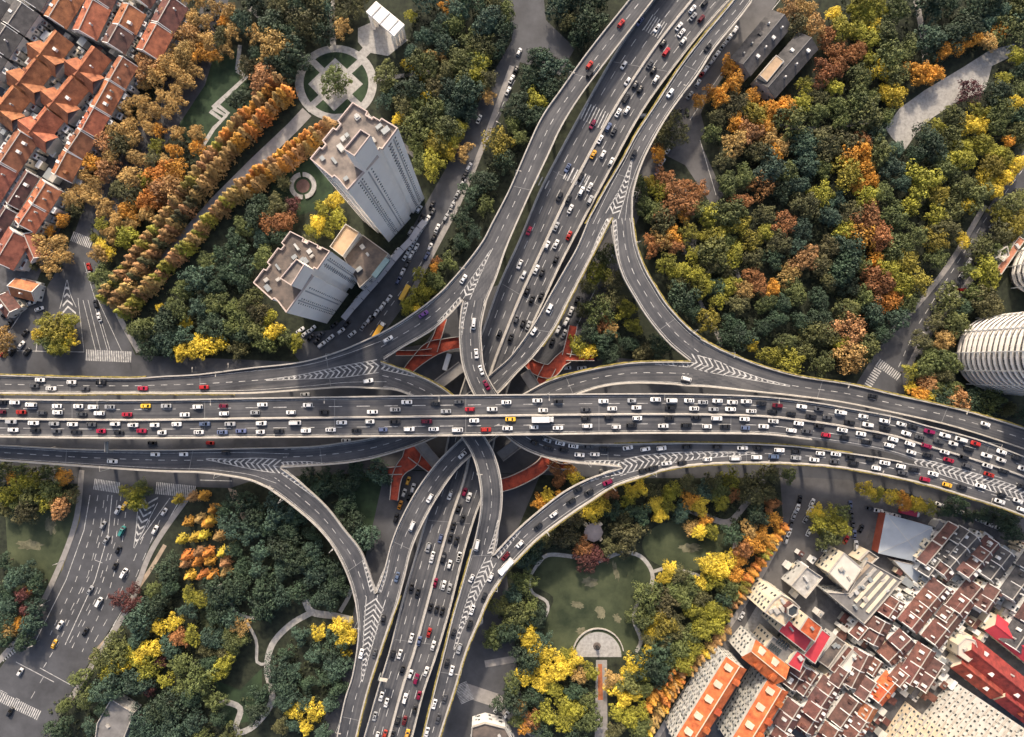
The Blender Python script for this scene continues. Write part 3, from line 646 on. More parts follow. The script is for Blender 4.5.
footbridge('red footbridge with forked arms at the upper right of the crossing', [[(527,361,7),(536,368,9),(550,371,10),(560,361,9),(567,356,10)],[(550,366,9),(544,378,9),(540,388,8)],[(566,356,6),(570,340,6),(573,326,6)],[(566,357,5),(580,358,4),(594,358,4)]], (555, 365))
footbridge('red footbridge with an orange centre at the lower left of the crossing', [[(412,438,9),(413,450,12),(410,460,12),(402,468,9),(397,478,7),(394,500,6)],[(412,452,9),(424,461,9),(436,470,8)],[(402,470,6),(385,471,5),(368,471,5)]], (412, 460))
footbridge('dark red footbridge at the lower right of the crossing', [[(548,458,9),(540,467,9),(527,475,9),(512,482,9),(498,486,9)],[(548,462,5),(560,466,4),(572,466,4)]], (527, 475))
# grey ground level link bridges beneath the ramps
for a, b, lab in (((437,385),(462,366),'grey link ramp at the upper left under the curves'),((500,457),(522,440),'grey link ramp at the lower right under the curves'),((418,442),(440,468),'grey link ramp at the lower left under the curves'),((525,372),(538,392),'grey link ramp at the upper right under the curves')):
    bm = bmesh.new(); A, B = P(*a, 8), P(*b, 8); u = (B-A).normalized(); n = Vector((-u.y, u.x, 0))
    for off, hw, z0, z1 in ((0, 2.6, -1, 0), (2.5, .2, 0, .9), (-2.5, .2, 0, .9)):
        Mx = Matrix.Translation(A+n*off) @ Matrix.Rotation(math.atan2(u.y, u.x), 4, 'Z'); box(bm, 0, (B-A).length, -hw, hw, z0, z1, Mx)
    setp(mk('link_ramp', bm, M_gird), lab, kind='structure')

# ---------------------------------------------------------------- vehicles
def loft(bm, rings, mi=0, cap=True):
    pv = None
    for ring in rings:
        vs = [bm.verts.new(p) for p in ring]
        if pv:
            for i in range(len(vs)):
                j = (i+1) % len(vs); bm.faces.new((pv[i], pv[j], vs[j], vs[i])).material_index = mi
        elif cap: bm.faces.new(vs[::-1]).material_index = mi
        pv = vs
    if cap: bm.faces.new(pv).material_index = mi
def rr(x0, x1, hy, z, c=.35, nx=0):
    """rounded rectangle ring"""
    out = []
    for sx, sy, a0 in ((1, 1, 0), (-1, 1, 90), (-1, -1, 180), (1, -1, 270)):
        cx = (x1-c) if sx > 0 else (x0+c); cy = (hy-c)*sy
        for k in range(4):
            a = math.radians(a0+30*k); out.append((cx+c*math.cos(a), cy+c*math.sin(a), z))
    return out
PAINT = {'w': ('white', (.72, .72, .71)), 's': ('silver', (.33, .34, .35)), 'k': ('black', (.018, .019, .022)), 'r': ('red', (.36, .018, .025)), 'm': ('crimson', (.20, .01, .045)),
         'y': ('yellow', (.72, .42, .04)), 'b': ('blue grey', (.10, .13, .22)), 'g': ('teal', (.05, .25, .24)), 'p': ('purple', (.16, .06, .26)), 'o': ('orange', (.75, .28, .03)), 'd': ('dark red', (.12, .01, .02)), 'c': ('dark grey', (.065, .068, .075))}
def pm(k): return mat('paint_'+PAINT[k][0].replace(' ', '_'), PAINT[k][1], .3, .03, .3, .18)
VEH = {}
def vehicle_meshes(t):
    if t in VEH: return VEH[t]
    d = {}
    L, Wd, Hc, z1, roof, base = {'sedan': (4.7, .92, 1.45, .92, (-1.05, .45), (-1.75, 1.15)), 'hatch': (4.3, .92, 1.55, .95, (-1.65, .35), (-2.0, 1.1)),
        'suv': (4.8, .96, 1.75, 1.05, (-1.9, .45), (-2.2, 1.15)), 'van': (5.2, 1.0, 2.05, 1.15, (-2.35, 1.4), (-2.5, 2.1))}[t]
    h = L/2; bm = bmesh.new()
    loft(bm, [rr(-h+.1, h-.1, Wd-.08, .25), rr(-h, h, Wd, .5), rr(-h+.02, h-.03, Wd-.02, .72), rr(-h+.12, h-.2, Wd-.08, z1-.06), rr(-h+.25, h-.4, Wd-.14, z1)])
    # roof slab and pillars
    r0, r1 = roof; b0, b1 = base; hy0 = Wd-.14; hy1 = Wd-.26
    loft(bm, [rr(r0, r1, hy1, Hc-.06, .12), rr(r0+.08, r1-.08, hy1-.06, Hc, .12)])
    def bar(p, q, r_=.045):
        p, q = Vector(p), Vector(q); u = (q-p); a = u.length; Mx = Matrix.Translation(p) @ u.to_track_quat('X', 'Z').to_matrix().to_4x4(); box(bm, 0, a, -r_, r_, -r_, r_, Mx)
    for sy in (-1, 1):
        bar((b0+.05, sy*hy0*.97, z1), (r0+.08, sy*hy1*.97, Hc-.05)); bar((b1-.05, sy*hy0*.97, z1), (r1-.08, sy*hy1*.97, Hc-.05)); bar(((b0+b1)/2, sy*hy0, z1), ((r0+r1)/2, sy*hy1, Hc-.05))
        for x in (-h+.9, h-.95):
            bmesh.ops.create_cone(bm, cap_ends=True, segments=12, radius1=.33, radius2=.33, depth=.24, matrix=Matrix.Translation((x, sy*(Wd-.12), .33)) @ Matrix.Rotation(math.pi/2, 4, 'X'))
            bm.faces.ensure_lookup_table()
            for f in bm.faces[-14:]: f.material_index = 1
        bmesh.ops.create_cube(bm, size=1, matrix=Matrix.Translation((b1-.25, sy*(Wd+.06), z1+.03)) @ Matrix.Diagonal((.18, .16, .12, 1)))
    me = bpy.data.meshes.new('body'); bm.to_mesh(me); bm.free(); me.materials.append(pm('w')); me.materials.append(M_tyre)
    d['body'] = me
    e = .012
    def quad(name, vs):
        bm = bmesh.new(); q = [bm.verts.new(v) for v in vs]; bm.faces.new(q)
        bmesh.ops.solidify(bm, geom=bm.faces[:], thickness=.02)
        me = bpy.data.meshes.new(name); bm.to_mesh(me); bm.free(); me.materials.append(M_glass); d.setdefault(name, []).append(me)
    quad('windscreen', [(b1, -hy0+.05, z1), (b1, hy0-.05, z1), (r1-.02, hy1-.05, Hc-.05), (r1-.02, -hy1+.05, Hc-.05)])
    quad('rear_window', [(b0, hy0-.05, z1), (b0, -hy0+.05, z1), (r0+.02, -hy1+.05, Hc-.05), (r0+.02, hy1-.05, Hc-.05)])
    for sy in (1, -1): quad('side_window', [(b1-.05, sy*hy0, z1), (b0+.05, sy*hy0, z1), (r0+.03, sy*hy1, Hc-.05), (r1-.03, sy*hy1, Hc-.05)])
    # sunroof dark panel for some
    VEH[t] = d; return d
VN = {'sedan': 'car', 'hatch': 'car', 'suv': 'car', 'van': 'van'}
VS = {'sedan': 'saloon car', 'hatch': 'hatchback car', 'suv': 'tall estate car', 'van': 'van'}
def child(name, me, parent, m=None, z=0):
    o = bpy.data.objects.new(name, me); col.objects.link(o); o.parent = parent
    if m:
        o.material_slots[0].link = 'OBJECT'; o.material_slots[0].material = m
    return o
def car(t, k, loc, rz):
    d = vehicle_meshes(t); o = thing('taxi' if k == 'y' and t != 'van' else VN[t], loc, rz)
    child('body', d['body'], o, pm(k)); o.scale = (R.uniform(.93, 1.05), R.uniform(.95, 1.03), R.uniform(.95, 1.05))
    for n in ('windscreen', 'rear_window', 'side_window'):
        for me in d[n]: child(n, me, o)
    if k == 'y': child('roof_sign', sign_me, o).location = (-.3, 0, 1.5)
    elif hash((round(loc[0]), round(loc[1]))) % 3 == 0: child('sunroof', sun_me, o).location = (-.15 if t != 'van' else .5, 0, {'sedan': 1.455, 'hatch': 1.555, 'suv': 1.755, 'van': 2.055}[t])
    return o
bm = bmesh.new(); box(bm, -.1, .1, -.3, .3, -.05, .12); sign_me = bpy.data.meshes.new('roof_sign'); bm.to_mesh(sign_me); bm.free(); sign_me.materials.append(M_white)
bm = bmesh.new(); box(bm, -.32, .32, -.38, .38, 0, .015); sun_me = bpy.data.meshes.new('sunroof'); bm.to_mesh(sun_me); bm.free(); sun_me.materials.append(M_glass)
def bus_meshes(L, Wd, Hb, c, name):
    d = {}; bm = bmesh.new(); h = L/2
    loft(bm, [rr(-h, h, Wd, .35, .2), rr(-h, h, Wd, 1.3, .2), rr(-h+.03, h-.03, Wd-.04, 1.32, .2)])
    loft(bm, [rr(-h+.03, h-.03, Wd-.03, Hb-.7, .25), rr(-h+.1, h-.1, Wd-.12, Hb, .25)])
    box(bm, -h*.6, -h*.25, -.7, .7, Hb, Hb+.25); box(bm, h*.15, h*.5, -.7, .7, Hb, Hb+.25)
    for x in (-h+2, h-2):
        for sy in (-1, 1): box(bm, x-.5, x+.5, sy*Wd-.15*(sy > 0), sy*Wd+.15*(sy < 0), .02, .95, mi=1)
    me = bpy.data.meshes.new('body'); bm.to_mesh(me); bm.free(); me.materials.append(c); me.materials.append(M_tyre); d['body'] = me
    bm = bmesh.new(); loft(bm, [rr(-h+.06, h-.06, Wd-.06, 1.32, .2), rr(-h+.08, h-.08, Wd-.08, Hb-.7, .2)]); me = bpy.data.meshes.new('window_band'); bm.to_mesh(me); bm.free(); me.materials.append(M_glass); d['window_band'] = me
    return d
def bus(k, loc, rz, L=8.6):
    key = ('bus', k, L)
    if key not in VEH: VEH[key] = bus_meshes(L, 1.25, 3.0, pm(k), 'bus')
    o = thing('bus', loc, rz)
    for n, me in VEH[key].items(): child(n, me, o)
    return o
def truck(k, loc, rz, L=10.0):
    key = ('truck', k, L)
    if key not in VEH:
        d = {}; h = L/2
        bm = bmesh.new(); box(bm, -h, h-2.1, -1.25, 1.25, 1.0, 3.4); bmesh.ops.bevel(bm, geom=bm.edges[:], offset=.06, segments=1, affect='EDGES'); me = bpy.data.meshes.new('cargo_box'); bm.to_mesh(me); bm.free(); me.materials.append(pm(k)); d['cargo_box'] = me
        bm = bmesh.new(); loft(bm, [rr(h-1.9, h, 1.1, .6, .2), rr(h-1.9, h, 1.1, 1.5, .2), rr(h-1.9, h-.35, 1.0, 2.4, .2)])
        for y in (-1.2, 1.2): box(bm, h-.7, h-.5, y-.12, y+.12, 1.7, 2.1)
        me = bpy.data.meshes.new('cab'); bm.to_mesh(me); bm.free(); me.materials.append(pm('w')); d['cab'] = me
        bm = bmesh.new(); box(bm, -h+.1, h-.3, -.9, .9, .55, .95)
        for x in (-h+1.4, -h+2.5, h-1.1):
            for sy in (-1, 1): box(bm, x-.45, x+.45, sy*1.1-.14, sy*1.1+.14, 0, .9)
        me = bpy.data.meshes.new('chassis'); bm.to_mesh(me); bm.free(); me.materials.append(M_tyre); d['chassis'] = me
        bm = bmesh.new(); q = [bm.verts.new(v) for v in ((h+.01, -.95, 1.5), (h+.01, .95, 1.5), (h-.34, .88, 2.35), (h-.34, -.88, 2.35))]; bm.faces.new(q); me = bpy.data.meshes.new('windscreen'); bm.to_mesh(me); bm.free(); me.materials.append(M_glass); d['windscreen'] = me
        VEH[key] = d
    o = thing('truck', loc, rz)
    for n, me in VEH[key].items(): child(n, me, o)
    return o
CARLOG = []; QUEUE = []
def put(kind, k, x, y, ground=None):
    """kind: c car (auto type), v van, B bus, T truck; x,y picture px"""
    best = None
    if ground is None:
        for D in DECKS:
            S = D['S']
            for i in range(len(S)-1):
                a, b, c, d_, z = S[i]; a2, b2, c2, d2, z2 = S[i+1]
                if abs(a-x)+abs(b-y) > 90: continue
                if inside((x, y), [(a, b), (a2, b2), (c2, d2), (c, d_)]):
                    zc = (z+z2)/2
                    if best is None or zc > best[0]:
                        m = ((a+c)/2, (b+d_)/2); wv = Vector((c-a, d_-b)); f = (Vector((x-a, y-b)).dot(wv))/wv.length_squared
                        t = D['L'][i+1].lerp(D['R'][i+1], .5)-D['L'][i].lerp(D['R'][i], .5)
                        best = (zc, D, f, math.atan2(t.y, t.x), i)
    if best:
        z, D, f, rz, i = best
        f = min(max(f, .13), .87)
        if D['rev'] == 'a' and f < .52: rz += math.pi
        if D['rev'] == 'b' and f > .52: rz += math.pi
        key = D['key']; lane = f; loc = P(x, y, z+.75); loc.z = z+.03; s_ = i
    else:
        z = 0.04; rz = ground if ground is not None else 0; rz = math.radians(rz); loc = P(x, y, .8); loc.z = z; key = None; f = 0; D = None
    if kind == 'c':
        t = R.choices(['sedan', 'hatch', 'suv'], [5, 3, 2])[0]
        if k != 'y': QUEUE.append((loc.z+{'sedan': 2, 'hatch': 0, 'suv': 4}[t], t, k, loc, rz, D if best else None, f if best else 0, x, y)); return
        o = car(t, k, loc, rz)
    elif kind == 'v': t = 'van'; o = car('van', k, loc, rz)
    elif kind == 'B': t = 'bus'; o = bus(k, loc, rz)
    elif kind == 'T': t = 'truck'; o = truck(k, loc, rz)
    if D: CARLOG.append((o, k, t, D, f, x, y))
    else: reg(o, f"{PAINT[k][0]} {'taxi' if k == 'y' and t not in ('bus', 'truck') else VS.get(t, t)} at street level", x, y, 'taxi' if o.name.startswith('taxi') else t if t in ('bus', 'truck', 'van') else 'car', 'vehicles on the ground level streets')
    return o
def tile(x0, y0, s_, txt):
    for tok in txt.split():
        a, b, k = tok.split(',')
        kind = 'c'
        if k[0] in 'vBT': kind = k[0]; k = k[1:]
        put(kind, k, x0+float(a)/s_, y0+float(b)/s_)
Q = 6.703
tile(0, 366, Q, '267,93,w 478,109,w 228,133,c 341,151,w 568,152,c 672,110,k 97,244,w 207,260,vw 5,245,k 380,269,w 523,270,w 623,275,w 735,274,s 140,309,r 278,313,c 384,311,w 5,308,d 545,322,c 664,317,w 850,325,r 75,373,s 223,382,w 361,387,s 485,391,w 610,393,c 772,388,w 87,428,w 235,430,k 375,437,c 508,443,k 677,436,r 795,447,k 752,639,w')
tile(128, 366, Q, '98,150,r 508,142,r 117,268,y 255,268,s 466,274,w 638,268,d 380,327,w 643,319,w 850,312,s 33,396,w 178,396,w 325,390,w 514,388,b 683,389,s 90,435,r 227,446,w 474,444,w 632,444,b 757,435,b 181,592,w 372,591,w 655,583,k')
tile(256, 366, Q, '752,100,w 42,260,w 346,262,w 234,311,w 455,310,k 780,308,w 35,384,w 262,381,vw 574,379,w 762,373,w 28,442,w 152,435,k 334,433,w 500,428,w 672,433,k 850,426,b')
tile(384, 366, Q, '152,242,w 345,252,k 502,240,c 75,292,s 415,303,s 575,290,r 725,289,w 820,243,w 72,373,k 285,372,d 605,366,w 848,357,y 168,423,w 333,423,w 492,428,vw 683,426,r 828,418,w 651,28,w 687,128,m 525,597,w')
tile(512, 366, Q, '170,232,w 310,238,k 208,296,w 495,293,c 613,236,w 672,286,w 805,232,s 835,279,w 205,358,Tw 495,352,k 650,345,k 840,350,w 147,410,w 308,415,w 505,402,w 700,409,w 803,397,k 235,497,s 323,518,w 412,537,w 512,540,c 152,515,k 245,550,k 345,563,k 453,595,w 556,592,w 622,558,k 777,548,w')
tile(640, 366, Q, '312,87,vw 105,225,w 212,231,vw 330,232,w 423,243,s 520,234,w 620,243,w 713,238,w 815,250,k 203,281,k 363,286,w 493,290,s 607,289,w 746,303,w 198,350,k 378,345,k 515,352,w 702,356,w 157,402,w 312,397,k 450,405,w 573,406,k 708,415,b 830,405,w 37,557,w 145,551,w 318,540,k 520,541,k 688,549,w 795,548,k 180,653,w 282,648,k 452,625,w 640,619,vw 783,612,w 25,700,k 90,683,k')
tile(768, 376, Q, '65,198,d 227,205,w 343,222,c 485,244,vw 640,271,w 783,302,w 705,135,k 32,238,k 157,252,k 290,271,k 400,278,c 547,312,k 670,327,w 787,350,k 37,303,w 207,318,w 345,337,k 500,363,w 625,388,w 738,405,k 840,425,w 158,365,w 265,372,c 390,396,r 515,412,k 663,442,k 815,465,w 77,497,w 190,504,k 352,519,w 457,524,w 555,545,k 690,558,k 785,583,w 40,540,b 188,548,s 312,562,w 450,575,c 575,585,k 727,618,w')
tile(896, 406, Q, '602,122,w 38,122,w 115,138,k 225,172,m 328,197,w 433,225,vw 535,252,r 710,307,w 810,348,k 70,184,w 160,210,c 288,238,c 385,252,w 490,290,k 606,331,w 707,362,w 95,254,w 205,268,m 328,309,w 455,345,k 615,401,w 725,437,k 850,420,w 105,310,w 215,330,k 355,363,r 480,402,c 625,460,r 850,540,k 35,406,w 125,425,k 250,455,w 195,492,r 345,529,y 445,545,k 50,450,c 570,537,w 712,597,k 698,640,w 820,636,w 845,695,w')
Q = 7.314
tile(620, 0, Q, '8,170,r 145,155,b 272,205,w 28,475,w 55,595,w 432,192,w 530,65,w 535,120,s 450,240,w 463,298,w 620,20,k 595,135,d 315,318,k 338,378,r 218,470,c 245,515,k 262,580,w 112,620,c 148,655,k 50,705,c 402,505,k 643,345,k 367,680,w')
tile(540, 60, Q, '362,35,r 365,100,k 630,280,k 572,385,w 635,368,w 385,470,m 500,490,b 540,520,c 440,580,w 390,690,y 460,690,w 750,410,vw 685,690,k')
tile(500, 150, Q, '815,85,w 495,130,b 592,195,k 595,300,w 657,270,w 435,340,k 500,360,k 515,430,w 660,365,s 213,590,r 412,560,s 505,625,r 345,695,w 410,688,w')
tile(460, 240, Q, '700,145,k 437,178,w 465,255,w 558,215,w 600,240,k 490,375,k 525,435,k 593,410,k 412,580,c 460,610,k 500,625,s 655,500,w 540,667,w 100,612,vw 25,285,w 285,690,k 370,715,k')
tile(400, 300, 10.24, '240,145,p 782,550,w')
tile(250, 180, 3.88, '535,618,w')
tile(390, 460, Q, '290,280,w 160,485,vw 438,260,w 545,235,m 578,272,w 500,355,k 530,430,k 462,485,k 440,570,k 485,590,k 368,575,b 280,640,s 310,705,w 390,712,k 505,712,w 635,625,vw 950,615,w 845,705,d')
tile(360, 550, Q, '525,62,w 608,65,k 655,105,w 725,50,w 550,240,m 612,258,w 655,280,s 375,280,k 420,315,k 270,198,b 170,510,k 515,420,k 560,435,k 600,450,k 505,605,r 375,645,w 432,665,b 535,700,w 815,208,w 955,200,w 905,345,k 820,440,w 800,550,k 683,610,k 725,722,s')
tile(330, 640, Q, '228,102,w 325,100,c 458,110,k 510,105,w 528,222,k 588,250,w 630,285,m 703,230,w 548,428,w 650,405,m 620,510,k 495,595,k 545,590,d 375,415,w 412,460,w 327,560,s 345,705,w 400,695,r 457,695,k 565,690,y 855,170,k 890,225,w 838,430,c 763,470,w 790,575,c 708,675,w')
tile(460, 480, 6.4, '755,60,k 825,78,k 710,137,k 600,220,w 500,298,k 293,550,Bw 945,15,m')
def gcars(txt, ang):
    for tok in txt.split():
        a, b, k = tok.split(','); kind = 'c'
        if k[0] in 'vBT': kind = k[0]; k = k[1:]
        put(kind, k, float(a), float(b), ang+R.uniform(-4, 4))
def rowcars(a, b, n, ang, mix='wwwwskcwb'):
    for i in range(n):
        t = i/(n-1); put('c', R.choice(mix), a[0]+(b[0]-a[0])*t+R.uniform(-.5, .5), a[1]+(b[1]-a[1])*t+R.uniform(-.5, .5), ang+R.uniform(-5, 5))
rowcars((463,183), (446,218), 4, 62); rowcars((437,228), (427,256), 4, 62)
rowcars((416,247), (398,281), 5, 62); rowcars((389,299), (363,327), 5, 58)
gcars('312,329,w 320,335,c 330,338,w 341,331,w 347,324,k 352,334,w 334,325,k', 40)
gcars('419,209,w 421,218,k 411,231,s 432,205,k 372,318,k', 60)
gcars('508,91,w 519,52,w 516,70,k 511.6,79,w 479,119,w 469,167,w 464,177,k', 64)
gcars('405,293,By 379,331,Ty', 60)
gcars('31,303,w 39,309,w', 20); gcars('4.5,314,k 9,324,k 25,333,k 21,345,w 27,352,k 3,353,r 12,352,k', 55); gcars('99,317,w 89,267,r 96,304,k', 108)
gcars('124,573,vw 99,602,vw 115,566,k 85,632,k 54,644,y 147,722,w 124,506,y 122,531,vg 103,525,s 164,512,w 139,720,s', 62)
gcars('567,368,w 582,368,w', 5)
gcars('305,394.5,s 346,440.5,w 210,443,r 152,443,k', 0)
gcars('571,311,w 566,322,w 558,330,w 564,334,w 577,300,k 552,342,k', 66); gcars('447,362,Bw', 72)
gcars('408,481,y 404,493,w 400,505,o 413,488,w 409,497,k 396,518,k', 72)
gcars('969,262,w 955,288,k 947,297,w 936,313,k 985,236,k 981,243,k 977,250,k 1015,193,k 1010,201,k 1000,214,w 993,225,w 962,275,s', 55); gcars('962,290,r', 0)
gcars('741.6,616,w 812,503,w 810,510,w 806,519,s 809,532,w 788,533,w 846,540,r 861,529,k', 60); gcars('908,512,Tr 824,561,d 826,551,w', -14)
gcars('703,73,r 698,83,w 690,95,s 497,709,w 506,715,w 679,112,k', 55)
gcars('392,668,k', 72)
gcars('118,510,w 106,540,s 118,550,k 90,590,s 60,625,w 20,672,w 10,712,k 155,530,w', 62)
rowcars((396,252), (352,306), 9, 52); rowcars((300,330), (322,345), 5, 40); rowcars((432,212), (405,256), 7, 60)
rowcars((735,30), (705,70), 6, 55); rowcars((668,150), (650,185), 4, 60); rowcars((800,500), (786,540), 6, 70); rowcars((870,508), (905,519), 5, -14); rowcars((940,505), (1000,528), 7, -18); rowcars((850,505), (856,545), 5, 85)
QUEUE.sort(key=lambda q: -q[0]); rest = []
def car_parts(t, k, loc, rz):
    d = vehicle_meshes(t); M = Matrix.Translation(loc) @ Matrix.Rotation(rz, 4, 'Z'); return [(d['body'], M, pm(k), 0)]+[(me, M, None, 0) for n in ('windscreen', 'rear_window', 'side_window') for me in d[n]]
for i, (_, t, k, loc, rz, D, f, x, y) in enumerate(QUEUE):
    if i >= 300: rest += car_parts(t, k, loc, rz); continue
    o = car(t, k, loc, rz)
    if D: CARLOG.append((o, k, t, D, f, x, y))
    else: reg(o, f"{PAINT[k][0]} {VS[t]} at street level", x, y, 'car', 'vehicles on the ground level streets')
setp(merge('traffic', rest), 'smaller looking cars on the sunken highway and ground streets', 'cars', kind='stuff')
NAMEOF = {'a': [('top lane', 0, .27), ('second lane', .27, .52), ('third lane', .52, .78), ('bottom lane', .78, 2)], 'b': [('leftmost lane', -1, .19), ('second left lane', .19, .36), ('left inner lane', .36, .52), ('right inner lane', .52, .69), ('second right lane', .69, .85), ('rightmost lane', .85, 2)]}
gr = {}
for o, k, t, D, f, x, y in CARLOG:
    noun = 'taxi' if (k == 'y' and t in ('sedan', 'hatch', 'suv')) else {'van': 'van', 'bus': 'bus', 'truck': 'truck'}.get(t, 'car')
    o['category'] = noun; o['group'] = 'vehicles driving on the elevated roads'
    horiz = D['key'] in ('main', 'lowE', 'UL', 'WL', 'UR', 'nse', 'esw')
    if D['rev']: lane = [n for n, a, b in NAMEOF[D['rev']] if a <= f < b or (f < 0 and a <= 0)][0]
    else: lane = ('upper lane' if horiz else 'left lane') if f < .5 else ('lower lane' if horiz else 'right lane')
    half = ''
    if D['key'] == 'main': half = 'left half' if x < 487 else 'right half'
    if D['key'] == 'nsm': half = 'upper half' if y < 416 else 'lower half'
    gr.setdefault((PAINT[k][0], noun, D['say'], lane, half, horiz), []).append((x if horiz else y, o))
for (c, noun, say, lane, half, hz), L in gr.items():
    L.sort(key=lambda q: q[0]); say2 = say
    for i, (s_, o) in enumerate(L):
        end = ''
        base = f"{c} {noun} in the {lane} of {say}{', ' + half if half else ''}"
        if len(L) == 1: o['label'] = base
        else:
            j = len(L)-1-i; n_, side = (i, 'from the left' if hz else 'from the top') if i <= j else (j, 'from the right' if hz else 'from the bottom')
            o['label'] = f"{['first', *[q.strip() for q in ORD[1:]]][n_]} {c} {noun} {side}, {lane}, {say[4:] if say.startswith('the ') else say}{', ' + half if half else ''}"

# ---------------------------------------------------------------- buildings
def base_window():
    bm = bmesh.new(); box(bm, -.5, .5, -.06, .10, -.5, .5, mi=0)
    bm2 = bm; box(bm, -.42, .42, .08, .13, -.42, .42, mi=1)
    me = bpy.data.meshes.new('window'); bm.to_mesh(me); bm.free(); me.materials.append(M_frame); me.materials.append(M_win); return me
WME = base_window()
WME2 = WME.copy(); WME2.materials[1] = mat('curtained_glass', (.17, .17, .16), .5, .3, .3)
WME3 = WME.copy(); WME3.materials[0] = M_wallg
bm = bmesh.new(); box(bm, -.5, .5, 0, .42, -.35, .3); ACME = bpy.data.meshes.new('air_conditioner'); bm.to_mesh(ACME); bm.free(); ACME.materials.append(M_steel)
bm = bmesh.new(); box(bm, -.5, .5, 0, .9, -.1, .05); box(bm, -.5, .5, .82, .9, .05, 1.0); me_balc = bpy.data.meshes.new('balcony'); bm.to_mesh(me_balc); bm.free(); me_balc.materials.append(M_frame)
def wall_windows(t, a, b, z0, z1, fh=3.1, sp=3.2, ww=1.5, wh=1.5, cap=[100], me=None, name='window', cols=None):
    """windows on the outside (right hand side of a->b) of a wall"""
    a = Vector((a[0], a[1], 0)); b = Vector((b[0], b[1], 0)); u = b-a; L = u.length
    if L < 1.6: return
    u.normalize(); n = Vector((u.y, -u.x, 0)); rz = math.atan2(u.y, u.x)+math.pi
    nc = max(1, int((L-.6)/sp)); xs = cols if cols else [(i+.5)/nc for i in range(nc)]
    nf = int((z1-z0)/fh); extra = []
    for j in range(nf-1, -1, -1):
        for s_ in xs:
            p = a+u*L*s_; p.z = z0+fh*(j+.5)
            if not cols: p += u*R.uniform(-.3, .3)
            if not cols and R.random() < .05: continue
            if cap[0] > 0:
                cap[0] -= 1; o = bpy.data.objects.new(name, me or R.choice([WME, WME, WME2, WME3])); col.objects.link(o); o.parent = t
                o.location = p-t.location+n*.01; o.rotation_euler = (0, 0, rz); o.scale = (ww*R.uniform(.7, 1.35) if not cols else ww, 1, wh*R.uniform(.8, 1.15))
                if not cols and R.random() < .3:
                    q = bpy.data.objects.new('air_conditioner', ACME); col.objects.link(q); q.parent = t; q.location = p-t.location+u*(ww*.5+.6)-Vector((0, 0, .5)); q.rotation_euler = (0, 0, rz)
            else: extra.append((p+n*.01, rz)); ww_ = ww
    return extra, ww, wh
def extras(t, L):
    L = [l for l in L if l and l[0]]
    if not L: return
    bm = bmesh.new()
    for ex, ww, wh in L:
        for p, rz in ex:
            Mx = Matrix.Translation(p) @ Matrix.Rotation(rz, 4, 'Z') @ Matrix.Diagonal((ww*R.uniform(.7, 1.4), 1, wh*R.uniform(.75, 1.2), 1)); box(bm, -.5, .5, -.06, .1, -.5, .5, Mx, 0); box(bm, -.42, .42, .08, .13, -.42, .42, Mx, 1)
    o = mkw('window', bm, [M_frame, M_win], t); o['kind'] = 'stuff'
def block(name, desc, poly, h, wall, roof, cat='building', par_h=1.0, wcols=None, clutter=4, win=True, fh=3.1, sp=3.2, ww=1.5, wh=1.5, group=None, base=0., label=None, z_is=None, wname='wall'):
    """prism building. poly in picture px at roof height h"""
    pts = ccw([P(x, y, z_is if z_is is not None else h) for x, y in poly]); pts = [Vector((p.x, p.y)) for p in pts]
    c = sum(pts, Vector((0, 0)))/len(pts); t = thing(name, (c.x, c.y, base))
    cxp = sum(p[0] for p in poly)/len(poly); cyp = sum(p[1] for p in poly)/len(poly)
    if label: setp(t, label, cat, group)
    else: reg(t, desc, cxp, cyp, cat, group)
    bm = bmesh.new(); prism(bm, pts, base, h-.3, top=False); mkw('wall', bm, wall, t)
    bm = bmesh.new(); inn = inset(pts, .35)
    prism(bm, pts, h-.3, h+par_h, 1, top=False)
    a = [bm.verts.new((p.x, p.y, h+par_h)) for p in pts]; b = [bm.verts.new((p.x, p.y, h+par_h)) for p in inn]; c_ = [bm.verts.new((p.x, p.y, h)) for p in inn]
    for i in range(len(pts)):
        j = (i+1) % len(pts); bm.faces.new((a[i], a[j], b[j], b[i])).material_index = 1; bm.faces.new((b[i], b[j], c_[j], c_[i])).material_index = 1
    bm.faces.new(c_).material_index = 0
    mkw('roof', bm, [roof, M_conc if wall is not M_tower else mat('coping', (.56, .46, .41), .8, .1)], t)
    if win:
        cap = [96]; ex = []
        for i in range(len(pts)):
            p, q = pts[i], pts[(i+1) % len(pts)]; m = (p+q)/2; d = (q-p); n = Vector((d.y, -d.x))
            if n.dot(m) < 0: ex.append(wall_windows(t, p, q, base, h-.2, fh, sp, ww, wh, cap, cols=wcols if (q-p).length > 6 else None) if not (wcols and (q-p).length < 6) else None)
        extras(t, ex)
    for k in range(clutter):
        for _ in range(12):
            xs = [p.x for p in pts]; ys = [p.y for p in pts]; q = Vector((R.uniform(min(xs), max(xs)), R.uniform(min(ys), max(ys))))
            if inside((q.x, q.y), inset(pts, 2)): break
        else: continue
        bm = bmesh.new(); Mx = Matrix.Translation((q.x, q.y, h+.005)) @ Matrix.Rotation(.65+(0 if R.random() < .5 else 1.57), 4, 'Z'); a_, b_ = R.uniform(.5, 1.5), R.uniform(.4, 1.0)
        box(bm, -a_, a_, -b_, b_, 0, R.uniform(.5, 1.5), Mx); mkw('air_vent', bm, R.choice([M_steel, M_conc, M_frame]), t)
    return t
BLD = []
